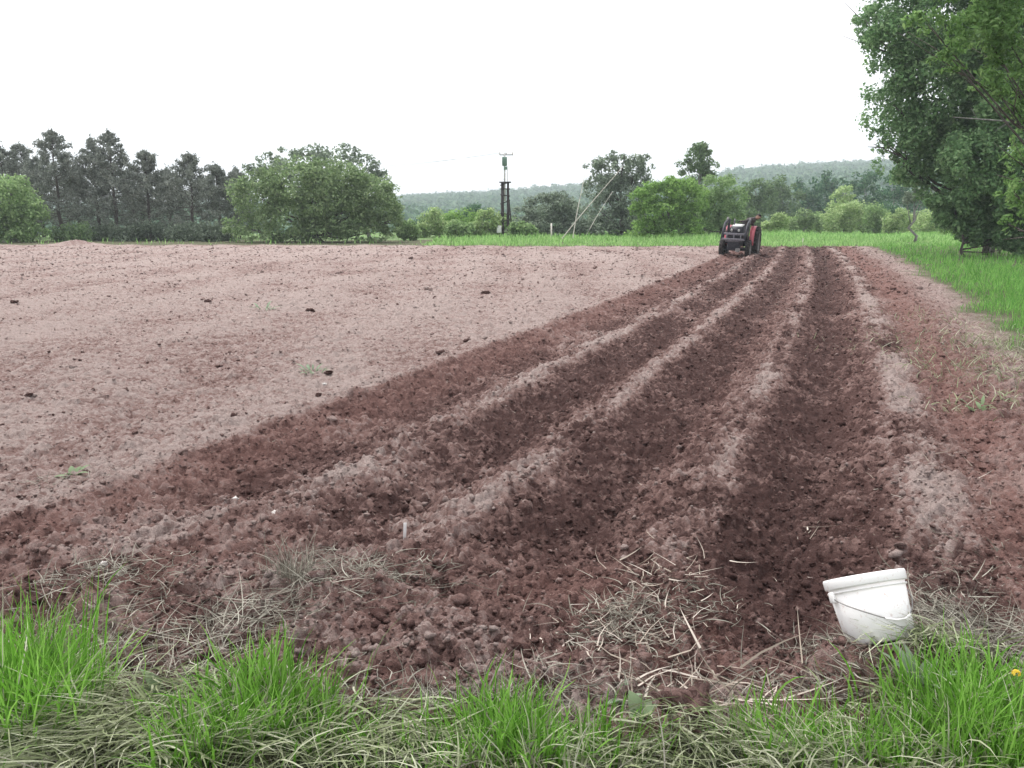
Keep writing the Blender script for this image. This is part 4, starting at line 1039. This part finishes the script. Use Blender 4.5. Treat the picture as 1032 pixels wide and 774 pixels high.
# ------------------------------------------------------------------ white bucket
def bucket():
    m, nt, out = mat_new('white_plastic')
    tc = N(nt, 'ShaderNodeTexCoord')
    nz = N(nt, 'ShaderNodeTexNoise'); nz.inputs['Scale'].default_value = 48; nz.inputs['Detail'].default_value = 7; nz.inputs['Roughness'].default_value = .75
    nt.links.new(tc.outputs['Object'], nz.inputs['Vector'])
    r = ramp(nt, [(.0, (.80, .78, .77)), (.57, (.82, .80, .79)), (.64, (.66, .58, .55)), (.78, (.36, .26, .24))]); nt.links.new(nz.outputs[0], r.inputs[0])
    b = N(nt, 'ShaderNodeBsdfPrincipled'); b.inputs['Roughness'].default_value = .42; b.inputs['Specular IOR Level'].default_value = .4
    nt.links.new(r.outputs[0], b.inputs['Base Color'])
    nt.links.new(b.outputs[0], out.inputs[0])
    wirem = rough_mat('handle_wire', (.16, .15, .15), (.28, .27, .26), 30, .5, 0, metallic=.3)
    d, right, ax, H, RT, RB, foot_ = _d, _r, BAX, BH, BRT, BRB, BFOOT
    front = (-d - ax * (-d).dot(ax)).normalized(); side = ax.cross(front)
    Mw = Matrix((( -side.x, front.x, ax.x, foot_.x), (-side.y, front.y, ax.y, foot_.y), (-side.z, front.z, ax.z, foot_.z), (0, 0, 0, 1)))
    if Mw.to_3x3().determinant() < 0:
        Mw = Matrix(((side.x, front.x, ax.x, foot_.x), (side.y, front.y, ax.y, foot_.y), (side.z, front.z, ax.z, foot_.z), (0, 0, 0, 1)))
    root = empty('bucket', (0, 0, 0)); root.matrix_world = Mw
    tag(root, 'white plastic bucket tilted over on dry grass at the end of a furrow', 'bucket')
    q = MB(); q.lathe([(0, .006), (RB - .01, .0), (RB, .008), (RT, H), (RT - .004, H), (RB - .005, .014), (0, .012)], None, 56); q.build('pail', m, root, True)
    zr = H - .034
    rr = RB + (RT - RB) * (zr / H)
    q = MB(); q.lathe([(rr + .0005, zr), (rr + .0075, zr - .002), (rr + .0095, zr + .003), (RT + .0085, H - .004), (RT + .006, H + .003), (RT - .004, H + .003), (RT - .006, H - .01)], None, 56)
    q.lathe([(rr - .004, zr - .018), (rr + .005, zr - .017), (rr + .005, zr - .011), (rr - .003, zr - .010)], None, 56)
    q.build('rim', m, root, True)
    # which way is image-left in the local frame
    sgn = 1.0 if Mw.to_3x3().col[0].dot(right) > 0 else -1.0
    def surf(ang, z, off):                 # ang from the front, positive to image right
        r_ = RB + (RT - RB) * (z / H) + off
        return Vector((sgn * math.sin(ang) * r_, math.cos(ang) * r_, z))
    for a0 in (-62, 118):
        q = MB(); c = surf(R(a0), H - .062, .006); q.box(c, (.034, .016, .040), rot=(0, 0, -sgn * R(a0)), bevel=.005)
        q.build('handle_lug', m, root)
    P = []
    ctrl = [(-62, H - .060), (-50, H - .078), (-35, H - .098), (-18, H - .120), (0, H - .143), (14, H - .160), (30, H - .172), (45, H - .172), (58, H - .160), (72, H - .135), (88, H - .105), (104, H - .080), (118, H - .060)]
    for a_, z_ in ctrl: P.append(surf(R(a_), z_, .012 if abs(a_ + 62) > 1 and abs(a_ - 118) > 1 else .008))
    h = MB(); h.tube(P, .0022, 6); ho = h.build('handle', wirem, root, True)
    g = MB(); g.tube([surf(R(a_), z_, .013) for a_, z_ in ctrl[5:9]], .0042, 8); g.build('grip', m, ho, True)
bucket()

# ------------------------------------------------------------------ small things lying in the field
M['stone'] = rough_mat('pale_stone', (.45, .41, .38), (.66, .63, .60), 20, .8, .3)
def lump_thing(name, label, cat, px, py, size, mat=None, dry=0.0, flat=.75, group=None):
    x, y = gp(px, py); xa = np.array([0.0]); 
    V0, F0 = ico(3)
    dirs = rng.normal(size=(5, 3)); dirs /= np.linalg.norm(dirs, axis=1)[:, None]
    rad = 1 + sum(.15 * np.sin((V0 @ dirs[k]) * (2.2 + 2.6 * k) + k) for k in range(5)) + .05 * rng.normal(size=len(V0))
    P = V0 * rad[:, None] * rng.uniform(.75, 1.25, 3)[None] @ rand_rot(1)[0].T
    P = P * np.array([size, size * .9, size * flat])
    size *= 1.0
    me = mesh_np(P, F0, name, True)
    if mat is None: soil_attr(me, np.full(len(P), dry), np.zeros(len(P)), np.zeros(len(P)))
    o = link(name, me, mat or M['soil']); o.location = (x, y, h1(x, y) + size * flat * .45)
    return tag(o, label, cat, group)
GC = 'dark clods on the field'
for (px, py, s, lab) in [(298, 503, .052, 'black wet clod in the furrow near the dry grass tuft'), (305, 466, .05, 'dark clod on the ridge above the black wet clod'),
        (322, 403, .06, 'dark clod on the pale field close to the furrow edge'), (331, 381, .07, 'broad dark clod beside the small weed on the pale field'),
        (312, 312, .13, 'flat dark clod pair right of the low weed on the far pale field'), (220, 368, .055, 'small black clod alone in the middle of the pale field'),
        (127, 400, .06, 'dark clod in the left half of the pale field near its middle'), (30, 405, .065, 'dark clod left of all others on the pale field'),
        (210, 305, .13, 'long dark clod on the far left pale field'), (15, 306, .12, 'dark clod far back near the left edge of the pale field'),
        (445, 356, .10, 'broad dark clod right of centre on the pale field near the furrow edge'), (470, 344, .09, 'dark clod lying close behind the broad one near the furrow edge'),
        (490, 295, .15, 'dark clod on the far pale field below the electricity pole'), (541, 530, .045, 'dark hollow looking clod in the middle of the furrows'),
        (597, 548, .04, 'dark clod low in the furrow right of the middle'), (735, 523, .04, 'dark crumbly clod in the furrow left of the bucket')]:
    lump_thing('soil_clod', lab, 'clod', px, py, s * .55, None, .18, .6, GC)
lump_thing('soil_clod', 'large reddish lump of soil pushed into the near grass', 'clod', 688, 735, .075, None, .34, .7, GC)
GS = 'pale stones in the soil'
for (px, py, s, lab) in [(237, 494, .026, 'white stone on the furrow slope left of the black clod'), (277, 524, .024, 'pale round stone below the black clod'), (327, 393, .03, 'white stone on the pale field beside the small weed'),
                         (252, 505, .02, 'small pale stone between the white stone and the black clod'), (104, 573, .022, 'pale stone by the heap of dead grass at left')]:
    lump_thing('stone', lab, 'stone', px, py, s * .7, M['stone'], flat=.7, group=GS)
# white plant label
x, y = gp(408, 538); m = MB(); m.box((0, 0, .045), (.016, .003, .11), rot=(R(6), R(3), R(10)), bevel=.001)
o = m.build('plant_label', M['white_paint']); o.location = (x, y, h1(x, y)); tag(o, 'thin pale stick standing upright in the ploughed soil', 'stick')

# weeds with broad leaves
M['weed'] = foliage('weed_leaf', (0.13, 0.18, 0.09), (0.19, 0.26, 0.14), (0.26, 0.33, 0.2), transl=.3)
M['dock'] = foliage('dock_leaf', (0.15, 0.21, 0.13), (0.22, 0.29, 0.19), (0.3, 0.36, 0.26), transl=.3)
def weed(label, px, py, n, L, W, mat, lean=.7, group='broad leaved weeds', spread=.02):
    x, y = gp(px, py); root = empty('weed', (x, y, h1(x, y))); tag(root, label, 'weed', group)
    for k in range(n):
        a = 6.28 * k / n + rng.normal(0, .4); l = L * rng.uniform(.6, 1.2); w = W * rng.uniform(.7, 1.2); ns = 6
        th = lean * rng.uniform(.5, 1.3); V = []; p = np.array([math.cos(a), math.sin(a), 0]) * spread * rng.random()
        for i in range(ns + 1):
            t = i / ns; ww = w * .5 * math.sin(math.pi * min(1, .06 + .94 * t ** .75)) + .002
            s = np.array([-math.sin(a), math.cos(a), 0]) * ww; V += [p - s + [0, 0, .25 * ww], p, p + s + [0, 0, .25 * ww]]
            ang = th + .9 * t; p = p + np.array([math.cos(a) * math.sin(ang), math.sin(a) * math.sin(ang), math.cos(ang)]) * l / ns
        F = [[3 * i + j, 3 * i + j + 1, 3 * i + j + 4, 3 * i + j + 3] for i in range(ns) for j in range(2)]
        MB().add(V, np.array(F)).build('leaf', mat, root, True)
weed('small broad leaved weed alone at the left of the pale field', 72, 472, 9, .10, .035, M['weed'], 1.1)
weed('feathery light weed beside the broad dark clod on the pale field', 315, 378, 18, .13, .022, M['dock'], .9, spread=.14)
weed('low spreading weed far back on the pale field', 268, 313, 16, .20, .035, M['dock'], 1.3, spread=.3)
weed('weed with pointed leaves at the right edge of the soil', 988, 412, 12, .13, .035, M['weed'], .9, spread=.12)
weed('grey leaved weed among grass at the soil edge left of the reddish lump', 628, 705, 6, .085, .035, M['dock'], .7)
weed('broad leaved weed in the grass at the left edge', 55, 715, 7, .18, .07, M['weed'], .6)
weed('broad leaved weed low in the grass below the bare reddish patch', 165, 705, 6, .12, .055, M['weed'], .7)
weed('bluish leaved weed in the grass under the bucket', 925, 705, 12, .16, .035, M['dock'], .4)
weed('small two leaved weed near the soil edge in mid picture', 645, 730, 5, .10, .05, M['weed'], .5)
# yellow flower
x, y = gp(1017, 745); fl = empty('yellow_flower', (x, y, h1(x, y))); tag(fl, 'single small yellow flower in the grass at bottom right', 'flower')
MB().tube([(0, 0, 0), (.005, 0, .1), (.0, .01, .185)], .0018, 5).build('stem', M['green_grass'], fl, True)
M['petal'] = foliage('yellow_petal', (.65, .46, .04), (.78, .58, .06), (.85, .68, .15), transl=.3)
n = 34; d = rng.normal(size=(n, 3)); d[:, 2] = np.abs(d[:, 2]) + .2; d /= np.linalg.norm(d, axis=1)[:, None]
V, F = leaf_quads(d * .011 + np.array([0, .01, .188]), np.full(n, .015), d, .5); link('petals', mesh_np(V, F, 'petals'), M['petal'], fl)

# ------------------------------------------------------------------ air
def haze():
    m, nt, out = mat_new('haze_air')
    p = N(nt, 'ShaderNodeVolumePrincipled'); p.inputs['Color'].default_value = (.86, .95, 1.0, 1); p.inputs['Density'].default_value = 0.00075
    p.inputs['Anisotropy'].default_value = 0.0
    nt.links.new(p.outputs[0], out.inputs['Volume'])
    mb = MB(); mb.box((0, 0, 50), (3200, 3200, 150))
    tag(mb.build('haze', m), 'thin pale haze filling the valley air', 'haze', kind='stuff')
haze()

# ------------------------------------------------------------------ light, camera, view
SUN_EL, SUN_AZ = R(58), R(-35)            # azimuth from +Y towards +X
w = bpy.data.worlds.new('World'); scene.world = w; w.use_nodes = True
nt = w.node_tree; nt.nodes.clear()
out = nt.nodes.new('ShaderNodeOutputWorld'); bg = nt.nodes.new('ShaderNodeBackground')
sky = nt.nodes.new('ShaderNodeTexSky'); sky.sky_type = 'NISHITA'; sky.sun_disc = False
sky.sun_elevation = SUN_EL; sky.sun_rotation = SUN_AZ; sky.air_density = 1.0; sky.dust_density = 4.0; sky.ozone_density = 1.0
bw = nt.nodes.new('ShaderNodeRGBToBW'); nt.links.new(sky.outputs[0], bw.inputs[0])
# overcast: the cloud sheet evens out the sky and takes its blue away
cl = nt.nodes.new('ShaderNodeMix'); cl.data_type = 'RGBA'; cl.inputs[0].default_value = .45
nt.links.new(bw.outputs[0], cl.inputs[6]); cl.inputs[7].default_value = (9.0, 9.0, 9.3, 1)
mx = nt.nodes.new('ShaderNodeMix'); mx.data_type = 'RGBA'; mx.inputs[0].default_value = .92
nt.links.new(sky.outputs[0], mx.inputs[6]); nt.links.new(cl.outputs[2], mx.inputs[7])
nt.links.new(mx.outputs[2], bg.inputs['Color']); bg.inputs['Strength'].default_value = 0.12
nt.links.new(bg.outputs[0], out.inputs[0])

sd = bpy.data.lights.new('sun', 'SUN'); sd.energy = 1.2; sd.angle = R(16); sd.color = (1, .965, .92)
so = bpy.data.objects.new('sun', sd); COL.objects.link(so)
dirv = Vector((math.sin(SUN_AZ) * math.cos(SUN_EL), math.cos(SUN_AZ) * math.cos(SUN_EL), math.sin(SUN_EL)))
so.rotation_euler = dirv.to_track_quat('Z', 'Y').to_euler(); so.location = dirv * 100

cd = bpy.data.cameras.new('camera'); cam = bpy.data.objects.new('camera', cd); COL.objects.link(cam)
cd.sensor_width = 36; cd.lens = FPX / 1024 * 36; cd.clip_start = .05; cd.clip_end = 6000
cam.location = (0, 0, CAMH); cam.rotation_euler = (math.pi / 2 - PITCH, 0, 0)
scene.camera = cam

vs = scene.view_settings
vs.view_transform = 'Standard'; vs.look = 'None'; vs.exposure = 1.35; vs.gamma = 1.0; vs.use_curve_mapping = False
cy = scene.cycles
cy.use_denoising = True; cy.max_bounces = 6; cy.diffuse_bounces = 3; cy.transmission_bounces = 4; cy.volume_bounces = 0; cy.transparent_max_bounces = 8
cy.use_adaptive_sampling = True; cy.adaptive_threshold = .008
